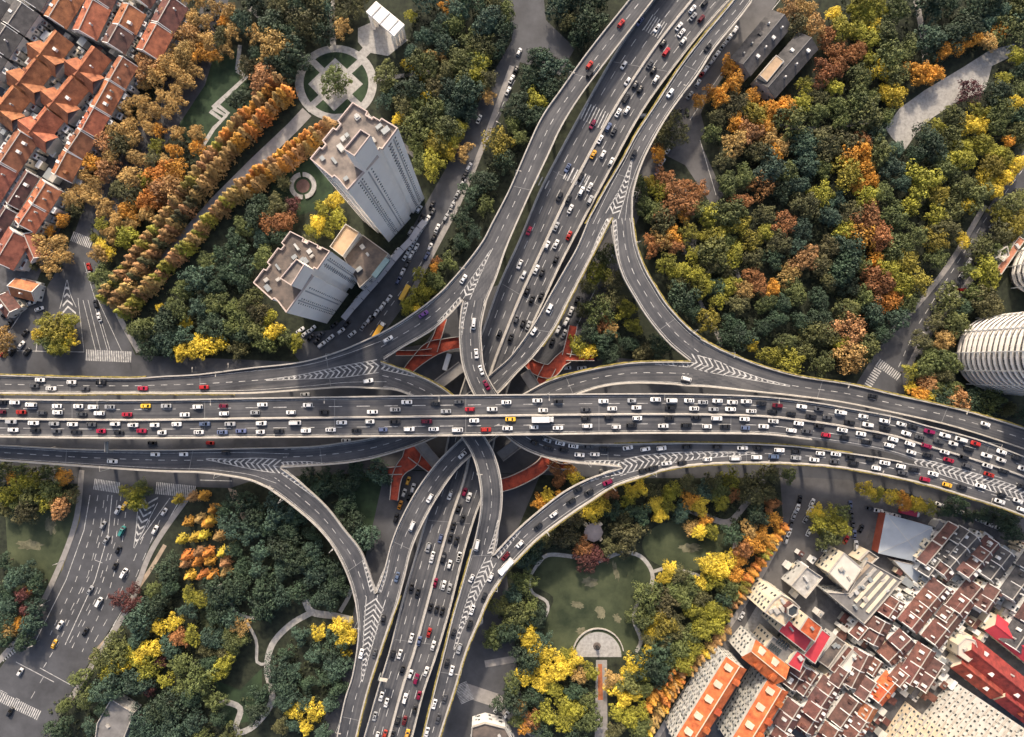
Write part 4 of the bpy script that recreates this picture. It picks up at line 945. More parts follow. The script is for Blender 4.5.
def gable(desc, A, B, hw, he, hr, roof, wall, cat='house', wing=None, win=True, annex=0, dorm=0, group=None, name='house', rm2=None, label=None, fire=True, sp=3.0, floors=3.1, asym=0):
    a, b = P(*A, hr), P(*B, hr); u = b-a; u.z = 0; L = u.length; u.normalize(); n = Vector((-u.y, u.x, 0)); c = (a+b)/2
    t = thing(name, (c.x, c.y, 0))
    if label: setp(t, label, cat, group)
    else: reg(t, desc, (A[0]+B[0])/2, (A[1]+B[1])/2, cat, group)
    def W(s_, o_, z): p = c+u*s_+n*o_; return Vector((p.x, p.y, z))
    h = L/2; bm = bmesh.new()
    pts = [W(-h, -hw, 0), W(h, -hw, 0), W(h, hw, 0), W(-h, hw, 0)]
    BLD.append((c.x, c.y, [(p.x, p.y) for p in pts]))
    lo = [bm.verts.new(p) for p in pts]; up = [bm.verts.new(Vector((p.x, p.y, he))) for p in pts]; r0, r1 = bm.verts.new(W(-h, 0, hr-.05)), bm.verts.new(W(h, 0, hr-.05))
    bm.faces.new((lo[0], lo[1], up[1], up[0])); bm.faces.new((lo[2], lo[3], up[3], up[2])); bm.faces.new((lo[1], lo[2], up[2], r1, up[1])); bm.faces.new((lo[3], lo[0], up[0], r0, up[3]))
    mkw('wall', bm, wall, t)
    bm = bmesh.new(); uvl = bm.loops.layers.uv.new('UVMap'); ov = .5; sl = (hr-he)/hw; k = .35
    def slope(sg, c_, u_, n_, h_, hw_, top, th=.18):
        z1 = top; z0 = top-(hw_+ov)*((top-he)/hw_)
        P_ = lambda s_, o_, z: Vector((c_.x+u_.x*s_+n_.x*o_, c_.y+u_.y*s_+n_.y*o_, z))
        q = [P_(-h_-k, 0, z1), P_(h_+k, 0, z1), P_(h_+k, sg*(hw_+ov), z0), P_(-h_-k, sg*(hw_+ov), z0)]
        uvs = [(-h_, 0), (h_, 0), (h_, hw_), (-h_, hw_)]
        vt = [bm.verts.new(p+Vector((0, 0, th))) for p in q]; vb = [bm.verts.new(p) for p in q]
        order = (0, 1, 2, 3) if sg < 0 else (3, 2, 1, 0)
        f = bm.faces.new([vt[i] for i in order][::-1] if False else [vt[i] for i in order]); 
        for lp, i in zip(f.loops, order): lp[uvl].uv = uvs[i]
        for i in range(4): bm.faces.new((vt[i], vt[(i+1) % 4], vb[(i+1) % 4], vb[i]))
        bm.faces.new([vb[i] for i in order][::-1])
    for sg in (-1, 1): slope(sg, c, u, n, h, hw, hr)
    if wing:
        for wo, wl, wside in wing:
            cw = c+u*wo; slope(-1, cw, n, -u, wl, hw*.8, hr-.4); slope(1, cw, n, -u, wl, hw*.8, hr-.4)
    for f in bm.faces: f.normal_update()
    bmesh.ops.recalc_face_normals(bm, faces=bm.faces[:])
    rf = mkw('roof', bm, roof, t)
    if wing:
        for wo, wl, _ in wing:
            bm = bmesh.new(); cw = c+u*wo; Mx = Matrix.Translation((cw.x, cw.y, 0)) @ Matrix.Rotation(math.atan2(n.y, n.x), 4, 'Z')
            box(bm, -wl, wl, -hw*.78, hw*.78, 0, he, Mx); mkw('wing_wall', bm, wall, t)
    bm = bmesh.new()
    Mx = Matrix.Translation((c.x, c.y, 0)) @ Matrix.Rotation(math.atan2(u.y, u.x), 4, 'Z')
    box(bm, -h-k, h+k, -.18, .18, hr+.1, hr+.34, Mx); mkw('ridge_cap', bm, M_conc if not rm2 else rm2, rf, t)
    if fire:
        for s_ in (-1, 1):
            bm = bmesh.new(); x = s_*(h+.1); vs = []
            for o_, z in ((-hw-.5, he-.2), (0, hr+.5), (hw+.5, he-.2), (hw+.5, he-1.2), (-hw-.5, he-1.2)): vs.append((x, o_, z))
            v0 = [bm.verts.new(Mx @ Vector((x-.17, o_, z))) for x, o_, z in vs]; v1 = [bm.verts.new(Mx @ Vector((x+.17, o_, z))) for x, o_, z in vs]
            bm.faces.new(v0[::-1]); bm.faces.new(v1)
            for i in range(5): bm.faces.new((v0[i], v0[(i+1) % 5], v1[(i+1) % 5], v1[i]))
            mkw('party_wall', bm, M_wallw, t)
    if win:
        cap = [60]; ex = []
        for p, q in ((pts[0], pts[1]), (pts[1], pts[2]), (pts[2], pts[3]), (pts[3], pts[0])):
            m = (p+q)/2; d = q-p
            if d.y*m.x-d.x*m.y < 0: ex.append(wall_windows(t, p, q, 0, he, floors, sp, 1.2, 1.5, cap))
        extras(t, ex)
    for i in range(dorm):
        s_ = h*(-.8+1.6*(i+.5)/dorm)+R.uniform(-.5, .5); sg = R.choice((-1, 1)) if dorm < 4 else (-1 if i % 2 else 1)
        z = hr-(hr-he)*.45; bm = bmesh.new(); p = c+u*s_+n*sg*hw*.5; M2 = Matrix.Translation((p.x, p.y, 0)) @ Matrix.Rotation(math.atan2(u.y, u.x), 4, 'Z')
        if R.random() < .5: box(bm, -.7, .7, -.9, .9, z-.6, z+.9, M2); mkw('dormer', bm, R.choice([M_wallw, roof]), rf, t)
        else: box(bm, -.35, .35, -.35, .35, z-.5, z+1.6, M2); mkw('chimney', bm, R.choice([M_wallw, M_wallg]), rf, t)
    side = 1 if (n.x*c.x+n.y*c.y) < 0 else -1
    for i in range(annex*2 if annex > 2 else annex):
        if i == annex: side = -side
        i = i % annex; s_ = -h+L*(i+.5)/annex; dpt = R.uniform(.9, 3.0); wx = L/annex*R.uniform(.28, .45); hh = he*R.uniform(.45, .95)
        bm = bmesh.new(); y0, y1 = (hw+.05, hw+dpt) if side > 0 else (-hw-dpt, -hw-.05); box(bm, s_-wx, s_+wx, y0, y1, 0, hh, Mx)
        an = mkw('annex', bm, R.choice([M_wallw, M_wallw, M_wallg, M_wallc]), t)
        bm = bmesh.new(); z = hh; ym = (y0+y1)/2; box(bm, s_-wx*.5, s_+wx*.5, ym-.5, ym+.5, hh+.005, hh+.15, Mx); mkw('skylight', bm, R.choice([M_win, M_steel, M_roofr]), an, t)
        if R.random() < .6:
            e = y1 if side > 0 else y0; bm = bmesh.new(); box(bm, s_-.5, s_+.5, e-.04, e+.04, hh-1.9, hh-.6, Mx); mkw('window', bm, M_win, an, t)
    return t
# corner terraces
G1 = 'red tiled terraces in the upper left corner'
for A, B in (((38,57),(57,32)), ((17,85),(36,60)), ((75,75),(95,48)), ((49,107),(73,78)), ((29,133),(47,110)), ((-5,112),(14,88))):
    gable('orange pinwheel roofed house', A, B, 5.6, 8, 12.5, M_roofo, M_wallg, wing=[(-5.6, 8.2, 0)], annex=3, dorm=1, group=G1, fire=False, rm2=M_roofo)
for A, B, m, d in (((68,-14),(49,17),M_roofo,'orange tiled terrace house'), ((93,0),(79,30),M_roofo,'orange tiled terrace house'), ((104,-22),(94,-2),M_roofr,'brown tiled terrace house'),
             ((129,4),(119,24),M_roofo,'orange tiled terrace house'), ((118,25),(108,43),M_roofb,'dark brown tiled terrace house'), ((151,-30),(134,-4),M_roofr,'brown tiled terrace house'), ((172,-3),(158,22),M_roofr,'brown tiled terrace house'), ((157,24),(143,50),M_roofo,'orange tiled terrace house')):
    gable(d, A, B, 6.2, 8, 12, m, M_wallg, annex=4, dorm=2, group=G1)
M_roofx = tilemat('terracotta_tile', (.24, .080, .045), (.38, .14, .075)); mat_row = [M_roofx, M_roofo, M_roofo, M_roofx, M_roofo]
sg = [(123,57),(109,81),(94,108),(81,131),(67,152),(54,176)]
for i in range(5): gable('orange tiled row house', sg[i], (sg[i+1][0]+1, sg[i+1][1]-1.5), 5.2, 8, 12, mat_row[i], M_wallg, annex=3, dorm=3, group=G1)
sg = [(46,183),(32,205),(18,226)]
for i in range(2): gable('bright orange tiled row house', sg[i], (sg[i+1][0]+1, sg[i+1][1]-1.5), 5.6, 9, 12.5, M_roofo, M_wallg, annex=3, dorm=4, group=G1)
gable('brown tiled end house', (14,232), (-4,262), 6, 8, 11.5, M_roofx, M_wallg, annex=2, dorm=1, group=G1)
gable('brown tiled corner house', (24,234), (34,258), 4, 7, 10, M_roofx, M_wallg, annex=0, dorm=1, group=G1)
gable('brown tiled row house', (21,132), (1,162), 6, 8, 12, M_roofx, M_wallg, annex=4, dorm=3, group=G1)
gable('brown tiled row house', (0,164), (-20,196), 6, 8, 12, M_roofx, M_wallg, annex=4, dorm=3, group=G1)
gable('brown tiled row house', (28,172), (8,204), 3.5, 7, 9.5, M_roofb, M_wallw, annex=5, dorm=2, group=G1)
gable('brown tiled row house', (6,208), (-12,236), 3.5, 7, 9.5, M_roofb, M_wallw, annex=5, dorm=2, group=G1)
gable('small orange tiled house', (8,286), (32,292), 4, 5, 8, M_roofo, M_wallw, annex=1, dorm=1, group=G1)
gable('dark slate terrace house', (22,3), (8,24), 6.5, 9, 12, M_roofd, M_wallw, annex=4, dorm=1, group=G1)
gable('dark slate terrace house', (6,26), (-8,47), 6.5, 9, 12, M_roofd, M_wallw, annex=4, dorm=1, group=G1)
gable('dark slate terrace house', (36,-20), (24,0), 6.5, 9, 12, M_roofd, M_wallw, annex=4, dorm=1, group=G1)
gable('dark slate terrace house', (-10,50), (-24,72), 6.5, 9, 12, M_roofd, M_wallw, annex=4, dorm=1, group=G1)
gable('dark slate terrace house', (-6,-6), (-20,14), 6, 9, 12, M_roofd, M_wallw, annex=4, dorm=1, group=G1)
gable('small brown tiled house', (-2,296), (10,312), 4, 5, 7, M_roofr, M_wallw, annex=2, dorm=1, group=G1)
# towers
def penthouse(t, poly, z0, z1, name='penthouse'):
    pts = [Vector((p.x, p.y)) for p in ccw([P(x, y, z1) for x, y in poly])]; bm = bmesh.new(); prism(bm, pts, z0, z1, top=False); ph = mkw(name, bm, M_tower, t)
    bm = bmesh.new(); inn = inset(pts, .3); prism(bm, pts, z1, z1+.9, 1, top=False)
    a = [bm.verts.new((p.x, p.y, z1+.9)) for p in pts]; b = [bm.verts.new((p.x, p.y, z1+.9)) for p in inn]; c_ = [bm.verts.new((p.x, p.y, z1)) for p in inn]
    for i in range(len(pts)):
        j = (i+1) % len(pts); bm.faces.new((a[i], a[j], b[j], b[i])).material_index = 1; bm.faces.new((b[i], b[j], c_[j], c_[i])).material_index = 1
    bm.faces.new(c_); mkw('penthouse_roof', bm, [M_flatb, mat('coping', (.56, .46, .41))], t)
def stepped(a, b, segs):
    dx, dy = b[0]-a[0], b[1]-a[1]; L_ = math.hypot(dx, dy); nx_, ny_ = -dy/L_, dx/L_; out = []
    for f0, f1, o_ in segs:
        for f in (f0+.004, f1-.004): out.append((a[0]+dx*f+nx_*o_, a[1]+dy*f+ny_*o_))
    return out
T1 = stepped((311,160), (356,105), [(0,.22,-.5),(.22,.30,2.4),(.30,.55,-2.4),(.55,.65,1.2),(.65,1,-3.2)])+stepped((356,105), (398,130), [(0,.3,0),(.3,.44,4),(.44,.6,1.6),(.6,1,-1.2)])+[(383,150),(380,149),(376,155),(379,157),(348,191)]+stepped((348,191), (311,160), [(.28,.4,2.6),(.4,.99,0)])
t1 = block('residential_tower', '', T1, 88, M_tower, M_flatb, 'tower', 1.2, clutter=16, fh=3.0, ww=.7, wh=1.1, wcols=[.3, .42, .72], label='tallest white tower with a stepped outline, brown roof and tall penthouse')
penthouse(t1, [(361,130),(371,136),(355,157),(344,150)], 88, 104)
T2 = stepped((254,283), (292,232), [(0,.28,0),(.28,.38,2.8),(.38,.68,-1),(.68,.76,2.4),(.76,1,-1.2)])+stepped((292,232), (331,251.5), [(.02,.33,0),(.33,.44,3.4),(.44,.7,0),(.7,.78,2.6),(.78,1,0)])+[(318,270),(315,268),(311,274),(314,276),(287,313)]+stepped((287,313), (254,283), [(.3,.42,2.6),(.42,.99,0)])
t2 = block('residential_tower', '', T2, 60, M_tower, M_flatd, 'tower', 1.2, clutter=12, fh=3.0, ww=.7, wh=1.1, wcols=[.3, .42, .72], label='shorter white tower with a stepped outline and dark flat roof')
penthouse(t2, [(297,259),(305,265),(292,286),(280.5,278.5)], 60, 73)
for t, poly, h in ((t1, T1, 88), (t2, T2, 60)):       # vertical grooves of the facades
    pts = [Vector((p.x, p.y)) for p in ccw([P(x, y, h) for x, y in poly])]
    for i in range(len(pts)):
        p, q = pts[i], pts[(i+1) % len(pts)]; d = q-p; m = (p+q)/2; n = Vector((d.y, -d.x))
        if n.dot(m) < 0 and d.length > 5:
            d.normalize(); n.normalize(); Lq = (q-p).length
            for s_ in (.36, .62):
                c = p+d*Lq*s_; bm = bmesh.new(); Mx = Matrix.Translation((c.x, c.y, 0)) @ Matrix.Rotation(math.atan2(d.y, d.x), 4, 'Z'); box(bm, -.3, .3, -.1, .05, 4, h-2, Mx); mkw('window_groove', bm, mat('groove', (.42, .41, .40), .8, .1), t)
block('podium_building', '', [(346,224),(360,233),(343,257),(330,247)], 18, M_wallw, M_flatt, clutter=0, label='low block with a tan flat roof between the two towers', cat='podium')
pb = block('podium_building', '', [(363,235),(389,254),(372,277),(360,288),(344,258)], 14, M_wallw, M_flatd, clutter=3, label='low block with a dark flat roof between the two towers', cat='podium')
bm = bmesh.new(); A, B = P(374,277,15), P(388,259,15); u = B-A; Mx = Matrix.Translation(A) @ Matrix.Rotation(math.atan2(u.y, u.x), 4, 'Z'); box(bm, 0, u.length, -1.3, 1.3, -1, 1.2, Mx); mkw('glazed_canopy', bm, mat('greenish_glass', (.22, .32, .32), .2, .1), pb)
# arcade along the street
def arcade(label, pts_, h, w_):
    A = P(*pts_[0], h); t = thing('shopfront_canopy', (A.x, A.y, 0)); setp(t, label, 'canopy')
    bm = bmesh.new()
    for a, b in zip(pts_, pts_[1:]):
        a, b = P(*a, h), P(*b, h); u = b-a; Mx = Matrix.Translation(a) @ Matrix.Rotation(math.atan2(u.y, u.x), 4, 'Z'); box(bm, .15, u.length-.15, -w_, w_, -.4, .1, Mx); 
    mkw('canopy_roof', bm, mat('canopy_grey', (.42, .41, .42), .7, .1), t)
    for a, b in zip(pts_, pts_[1:]):
        c = P((a[0]+b[0])/2, (a[1]+b[1])/2, h); bm = bmesh.new(); box(bm, c.x-.25, c.x+.25, c.y-.25, c.y+.25, 0, h-.4); mkw('post', bm, M_wallw, t)
arcade('grey shopfront canopy along the street below the two towers', [(343,319),(352,308),(361,298),(368,290),(376,281),(385,270),(393,260),(402,249),(411,240),(419,228),(425,221)], 5, 1.5)
# gate pavilion
def gate():
    h = 13; pts = [P(x, y, h) for x, y in ((366,11.5),(376,1),(404.5,24.5),(394,36))]; pts = ccw(pts); c = sum((Vector((p.x, p.y)) for p in pts), Vector((0, 0)))/4
    t = thing('gate_pavilion', (c.x, c.y, 0)); setp(t, 'white flat roofed gate pavilion on tall pillars beyond the round plaza', 'pavilion')
    bm = bmesh.new(); prism(bm, [(p.x, p.y) for p in pts], h-1.6, h); bmesh.ops.recalc_face_normals(bm, faces=bm.faces[:]); mkw('roof', bm, M_tower, t)
    for i in range(6):
        a, b = pts[1].lerp(pts[2], (i+.3)/6), pts[1].lerp(pts[2], (i+.55)/6)
    for i, (s_, q) in enumerate(((.05, .1), (.35, .1), (.65, .1), (.93, .1), (.05, .9), (.35, .9), (.65, .9), (.93, .9))):
        A = pts[0].lerp(pts[1], s_); B = pts[3].lerp(pts[2], s_); p = A.lerp(B, q); bm = bmesh.new(); box(bm, p.x-.7, p.x+.7, p.y-.7, p.y+.7, 0, h-1.6); mkw('pillar', bm, M_tower, t)
    for s_ in (.2, .5, .8):
        p = pts[1].lerp(pts[2], s_); q = pts[0].lerp(pts[3], s_); bm = bmesh.new(); u = q-p; Mx = Matrix.Translation((p.x, p.y, h+.01)) @ Matrix.Rotation(math.atan2(u.y, u.x), 4, 'Z'); box(bm, .3, u.length-.3, -.25, .25, 0, .3, Mx); mkw('roof_beam', bm, M_wallg, t)
gate()
# warehouses up top
G2 = 'grey roofed warehouses'
def shed(label, A, B, hw, he, hr, roof, wall=M_wallg, **k):
    return gable('', A, B, hw, he, hr, roof, wall, cat='warehouse', name='warehouse', label=label, win=k.pop('win', True), **k)
shed('left grey warehouse with a row of roof vents', (784,15), (743,64), 6.2, 7, 10, M_roofd, dorm=8, group=G2, fire=False, rm2=M_flatg)
shed('right grey warehouse with a pale roof patch', (811,38), (768,87), 6.0, 7, 9.6, M_roofd, dorm=6, group=G2, fire=False, rm2=M_flatg)
block('shed', '', [(759,75),(776,55),(784,61),(767,82)], 9.8, M_wallc, M_flatt, clutter=0, par_h=.2, label='narrow tan roofed strip building between the grey warehouses', cat='warehouse', win=False)
# slab blocks lower right
G3 = 'slab blocks with orange roofs'
def slab(label, A, B, hw, he, hr, roof=M_roofp):
    t = gable('', A, B, hw, he, hr, roof, M_wallg if 0 else mat('weathered_white', (.48, .47, .43), .85, .25, .4), cat='apartment block', name='apartment_block', label=label, sp=2.3, floors=3.0, dorm=0, group=G3, fire=False, rm2=M_wallc)
    a, b = P(*A, hr), P(*B, hr); u = (b-a); u.z = 0; L = u.length; u.normalize(); n = Vector((-u.y, u.x, 0))
    side = 1 if n.dot(a) < 0 else -1
    k = 0; s_ = 4
    while s_ < L-3:
        for sg in (1, -1):
            if R.random() < .2: continue
            p = a+u*(s_+(3 if sg < 0 else 0)+R.uniform(-1, 1))+n*sg*side*hw*.62; bm = bmesh.new(); Mx = Matrix.Translation((p.x, p.y, hr-(hr-he)*.75)) @ Matrix.Rotation(math.atan2(u.y, u.x), 4, 'Z')
            box(bm, -1.3, 1.3, -1.5, 1.5, 0, 1.9, Mx); mkw('dormer', bm, M_wallc if sg > 0 else M_roofp, t)
        s_ += 8.5
    for f in range(1, int(he/3)):
        for s_ in range(2, int(L)-1, 4):
            p = a+u*s_+n*side*(hw+.02); o = bpy.data.objects.new('balcony', me_balc); col.objects.link(o); o.parent = t
            o.location = Vector((p.x, p.y, f*3.0))-t.location; o.rotation_euler = (0, 0, math.atan2(n.y*side, n.x*side)-math.pi/2); o.scale = (R.uniform(1.6, 2.8), 1, 1)
    return t
slab('left slab block with a vivid orange roof facing the street', (739,667), (686,752), 5.2, 17, 20)
slab('right slab block with a vivid orange roof', (781,690), (742,755), 5.2, 17, 20)
slab('short slab block with an orange roof joined to the pink complex', (752,652), (785,679), 5.0, 17, 20)
# pink roofed complex
block('complex_building', '', [(773,600),(781,594),(794,601),(800,607),(790,618),(784,626),(764,612)], 22, M_wallc, mat('cream_deck', (.55, .45, .32), .85, .35, .5), clutter=10, par_h=.6, label='cream terrace topped block of the pink roofed complex', cat='building', sp=2.4)
def sheetroof(label, poly, h, m, wall=M_wallc, cat='building', **k): return block('complex_building', '', poly, h, wall, m, cat=cat, par_h=.25, clutter=k.pop('clutter', 1), label=label, **k)
sheetroof('pink roofed wing of the complex', [(787,618),(812,640),(805,652),(778,631)], 18, M_roofk)
sheetroof('square orange roofed tower wing of the complex', [(808,616),(822,627),(815,642),(799,630)], 24, M_roofp)
sheetroof('red roofed lower wing of the complex', [(822,629),(831,636),(815,664),(803,655),(813,643)], 17, M_roofk)
sheetroof('small red roofed wing beside the barred skylights', [(797,650),(806,656),(800,672),(787,664)], 16, M_roofk)
rd = block('complex_building', '', [(793,604),(798,607),(797,614),(792,617),(787,614),(787,608)], 26, M_roofr, M_win, clutter=0, par_h=.8, label='small round drum with a dark glass top in the complex', cat='drum')
sk = block('complex_building', '', [(773,636),(795,652),(786,664),(764,648)], 14, M_wallc, M_flatg, clutter=0, par_h=.3, label='grey roofed annex with barred skylights', cat='building')
for i in range(10):
    p = P(770+i*2.2 if i < 5 else 778+(i-5)*2.2, 645+i*1.6 if i < 5 else 640+(i-5)*1.6, 14); bm = bmesh.new(); box(bm, -.25, .25, -1.5, 1.5, 0, .8, Matrix.Translation((p.x, p.y, 14.01)) @ Matrix.Rotation(-.65, 4, 'Z')); mkw('skylight', bm, M_win, sk)
sheet('pavement', [(771,584),(760,600),(737,640),(764,655),(782,628),(765,612)], .03, M_stone, 'pale forecourt beside the pink roofed complex')
# halls
def hip(label, poly, he, hr, m, wall, name='hall', cat='hall', patch=None):
    pts = [P(x, y, he) for x, y in poly]; pts = ccw(pts); c = sum(pts, Vector())/len(pts); t = thing(name, (c.x, c.y, 0)); setp(t, label, cat)
    bm = bmesh.new(); prism(bm, [(p.x, p.y) for p in pts], 0, he, top=False); mkw('wall', bm, wall, t)
    bm = bmesh.new(); top = bm.verts.new((c.x, c.y, hr)); v = [bm.verts.new((p.x+(p.x-c.x)*.02, p.y+(p.y-c.y)*.02, he)) for p in pts]
    for i in range(len(v)): bm.faces.new((v[i], v[(i+1) % len(v)], top))
    mkw('roof', bm, m, t)
    for i in range(len(pts)):
        bm = bmesh.new(); p = pts[i]; ribbon(bm, [Vector((p.x, p.y, he+.04)), Vector((c.x, c.y, hr+.05))], .35); mkw('ridge_seam', bm, M_frame, t)
    if patch:
        bm = bmesh.new(); v = [bm.verts.new(P(x, y, z)) for x, y, z in patch]; bm.faces.new(v); bmesh.ops.recalc_face_normals(bm, faces=bm.faces[:]); mkw('roof_panel', bm, M_steel, t)
    return t
hip('large pale blue hall with a shallow pyramid roof', [(886,514),(932.4,527),(923,563),(878.5,553)], 5.5, 7.5, M_blue, mat('brick_red_wall', (.32, .08, .05), .8, .2))
block('hall', '', [(893,560),(921,566),(930,578),(921,589),(905,573)], 4.5, M_wallg, M_blue, clutter=0, par_h=.2, label='pale blue roofed lower hall behind the big one', cat='hall')
block('shed', '', [(844,552.5),(862,568),(847,591),(828.5,572.5)], 12, M_wallc, M_flatw, clutter=3, par_h=.4, label='square shed with a white flat roof', cat='shed')
m_ = block('market_building', '', [(866,560),(902,580),(864,624),(826,592),(848,593)], 10, M_wallg, M_flatg, clutter=10, par_h=.5, label='long grey building with ribbed roof lights behind the white shed', cat='building')
for i in range(5):
    A, B = P(870+i*6.5, 563+i*3.7, 10), P(838+i*6, 596+i*5.4, 10); u = B-A; bm = bmesh.new(); box(bm, 1, u.length*.86, -.7, .7, .02, .7, Matrix.Translation(A) @ Matrix.Rotation(math.atan2(u.y, u.x), 4, 'Z')); mkw('roof_light', bm, R.choice([M_wallc, M_conc, M_tan]), m_)
block('shed', '', [(806,566),(822,577),(805,598),(790,585)], 9, M_wallg, mat('mottled_roof', (.36, .35, .33), .85, .35, .4), clutter=2, label='small building with a mottled pale grey roof', cat='building')
block('shed', '', [(868,550),(878,557),(868,566),(858,560)], 8, M_wallc, M_tan, clutter=2, label='small tan roofed lean-to beside the pale blue hall', cat='building')
for poly, m, l in (([(817,660),(836,636),(846,643),(828,668)], M_flatd, 'dark flat roofed building below the complex'), ([(829,669),(848,645),(853,649),(834,673)], M_roofr, 'narrow red strip roofed building below the complex'),
                   ([(838,671),(853,650),(862,658),(849,676)], M_flatw, 'pale flat roofed building below the planted yard'), ([(835,675),(842,666),(858,680),(848,690)], M_flatd, 'low dark roofed building among brown roofs')):
    block('shed', '', poly, 9, M_wallg, m, clutter=2, par_h=.4, label=l, cat='building')
G4 = 'brown tiled terraces lower right'
def terr(pts, hw, m, d, annex=5, he=8, hr=10.6):
    sp_ = []
    for p, q in zip(pts, pts[1:]):
        k_ = 2 if math.hypot(q[0]-p[0], q[1]-p[1]) > 19 else 1
        for i in range(k_): sp_.append(((p[0]+(q[0]-p[0])*i/k_, p[1]+(q[1]-p[1])*i/k_), (p[0]+(q[0]-p[0])*((i+1)/k_-.02), p[1]+(q[1]-p[1])*((i+1)/k_-.02))))
    for p, q in sp_:
        if R.random() < .35 and m in (M_roofr, M_roofb, M_roofd): m2_ = R.choice([M_roofr, M_roofb, M_roofb]); d2_ = {'red_brown_tile': 'red brown', 'brown_tile': 'brown'}[m2_.name]+' tiled terrace house'
        else: m2_, d2_ = m, d
        he_ = he+R.uniform(-1.2, 1.2); gable(d2_, p, q, hw*1.1, he_, he_+2.6, m2_, M_wallw, annex=max(2, annex-2), dorm=2, group=G4)
terr([(946,587),(928,608),(911,629)], 5, M_roofr, 'red brown tiled terrace house'); terr([(981,587),(959,614),(934,645)], 4.6, M_roofr, 'red brown tiled terrace house')
terr([(977,537),(956,560),(943,575)], 5.2, M_roofd, 'dark tiled terrace house'); terr([(1011,553),(990,580)], 5, M_roofd, 'dark tiled terrace house')
terr([(998,543),(982,562),(968,578)], 4, M_roofb, 'brown tiled terrace house'); terr([(958,527),(925,566)], 2.2, M_roofb, 'narrow brown tiled terrace house', 4); terr([(969,531),(946,558)], 2.2, M_roofd, 'narrow dark tiled terrace house', 4)
terr([(885,622),(873,645)], 5, M_roofb, 'brown tiled terrace house'); terr([(911,639),(888,662)], 4.6, M_roofr, 'red brown tiled terrace house'); terr([(918,664),(899,687)], 4.2, M_roofr, 'red brown tiled terrace house')
terr([(868,655),(851,688)], 4.5, M_roofb, 'brown tiled terrace house'); terr([(897,680),(878,703)], 4, M_roofp, 'orange tiled terrace house', 2); terr([(873,708),(858,735)], 4, M_roofo, 'orange tiled terrace house', 2)
terr([(931,650),(909,685)], 4.4, M_roofr, 'red brown tiled terrace house'); terr([(944,664),(925,693)], 2.6, M_roofb, 'narrow brown tiled terrace house', 4)
terr([(806,668),(792,690)], 4.6, M_roofb, 'brown tiled terrace house'); terr([(836,684),(820,708)], 4.6, M_roofb, 'brown tiled terrace house'); terr([(822,708),(806,733)], 4.6, M_roofr, 'red brown tiled terrace house')
terr([(858,702),(840,728)], 4.4, M_roofb, 'brown tiled terrace house'); terr([(800,706),(784,732)], 4.4, M_roofb, 'brown tiled terrace house'); terr([(838,730),(825,752)], 4.4, M_roofr, 'red brown tiled terrace house'); terr([(788,735),(778,752)], 4.4, M_roofr, 'red brown tiled terrace house')
terr([(899,601),(888,618)], 4.6, M_roofr, 'red brown tiled terrace house', 1); terr([(1030,575),(1012,600)], 4.6, M_roofd, 'dark tiled terrace house'); terr([(1044,552),(1030,572)], 4.6, M_roofd, 'dark tiled terrace house')
terr([(817,674),(803,696)], 2.5, M_roofd, 'narrow dark tiled terrace house', 3); terr([(876,683),(864,702)], 3, M_roofb, 'brown tiled terrace house', 2); terr([(1046,603),(1015,650)], 5.5, M_roofd, 'dark tiled long building', 0)
terr([(1000,590),(985,612)], 3.4, M_roofb, 'brown tiled terrace house', 3); terr([(962,600),(945,622)], 2.6, M_roofb, 'narrow brown tiled terrace house', 3); terr([(866,722),(852,742)], 3.4, M_roofr, 'red brown tiled terrace house', 3)
terr([(858,640),(868,628)], 2.6, M_roofr, 'red brown tiled terrace house', 2); terr([(881,662),(872,676)], 3, M_roofr, 'red brown tiled terrace house', 3); terr([(848,672),(838,688)], 3, M_roofb, 'brown tiled terrace house', 3); terr([(940,560),(928,577)], 3.4, M_roofd, 'dark tiled terrace house', 3)
rs = random.Random(21); BRp = [(905,560),(935,520),(1020,545),(1024,600),(985,640),(940,700),(900,700),(880,737),(770,737),(800,660),(850,630),(890,580)]; TLp = [(0,0),(170,0),(130,70),(60,190),(30,260),(0,280)]
for poly_, num, dens, desc_ in ((BRp, 150, 9, 'lean-to shed between brown roofs'), (TLp, 90, 9, 'lean-to shed between orange roofs'), ([(780,545),(820,560),(790,600),(830,610),(870,625),(850,650),(800,600)], 14, 9, 'lean-to shed by the grey yard')):
    xs = [p[0] for p in poly_]; ys = [p[1] for p in poly_]; made = 0; pp = []
    for _ in range(num*6):
        x, y = rs.uniform(min(xs), max(xs)), rs.uniform(min(ys), max(ys))
        if made >= num or not inside((x, y), poly_) or any((x-a)**2+(y-b)**2 < dens*dens*.5 for a, b in pp): continue
        pp.append((x, y)); p = P(x, y, 3); hit = False
        for ob in BLD:
            if (ob[0]-p.x)**2+(ob[1]-p.y)**2 < 400 and inside((p.x, p.y), ob[2]): hit = True; break
        if hit: continue
        made += 1; t = thing('lean_to_shed', (p.x, p.y, 0), .95+rs.choice((0, 1.571))+rs.uniform(-.05, .05)); a, b, h_ = rs.uniform(1.0, 2.6), rs.uniform(.8, 1.8), rs.uniform(2.4, 5.5)
        bm = bmesh.new(); box(bm, -a, a, -b, b, 0, h_); mk('wall', bm, rs.choice([M_wallw, M_wallw, M_wallg, M_wallc]), t)
        bm = bmesh.new(); box(bm, -a-.2, a+.2, -b-.2, b+.2, h_, h_+.15); mk('roof', bm, rs.choice([M_conc, M_wallw, M_steel, M_flatg, M_roofr, M_flatw]), t)
        if rs.random() < .5: bm = bmesh.new(); box(bm, -.5, .5, -.4, .4, h_+.16, h_+.8); mk('water_tank', bm, rs.choice([M_steel, M_wallw, M_win]), t)
        reg(t, desc_, x, y, 'shed', 'lean-to sheds squeezed between the terraces')
G5 = 'crimson roofed sheds lower right'
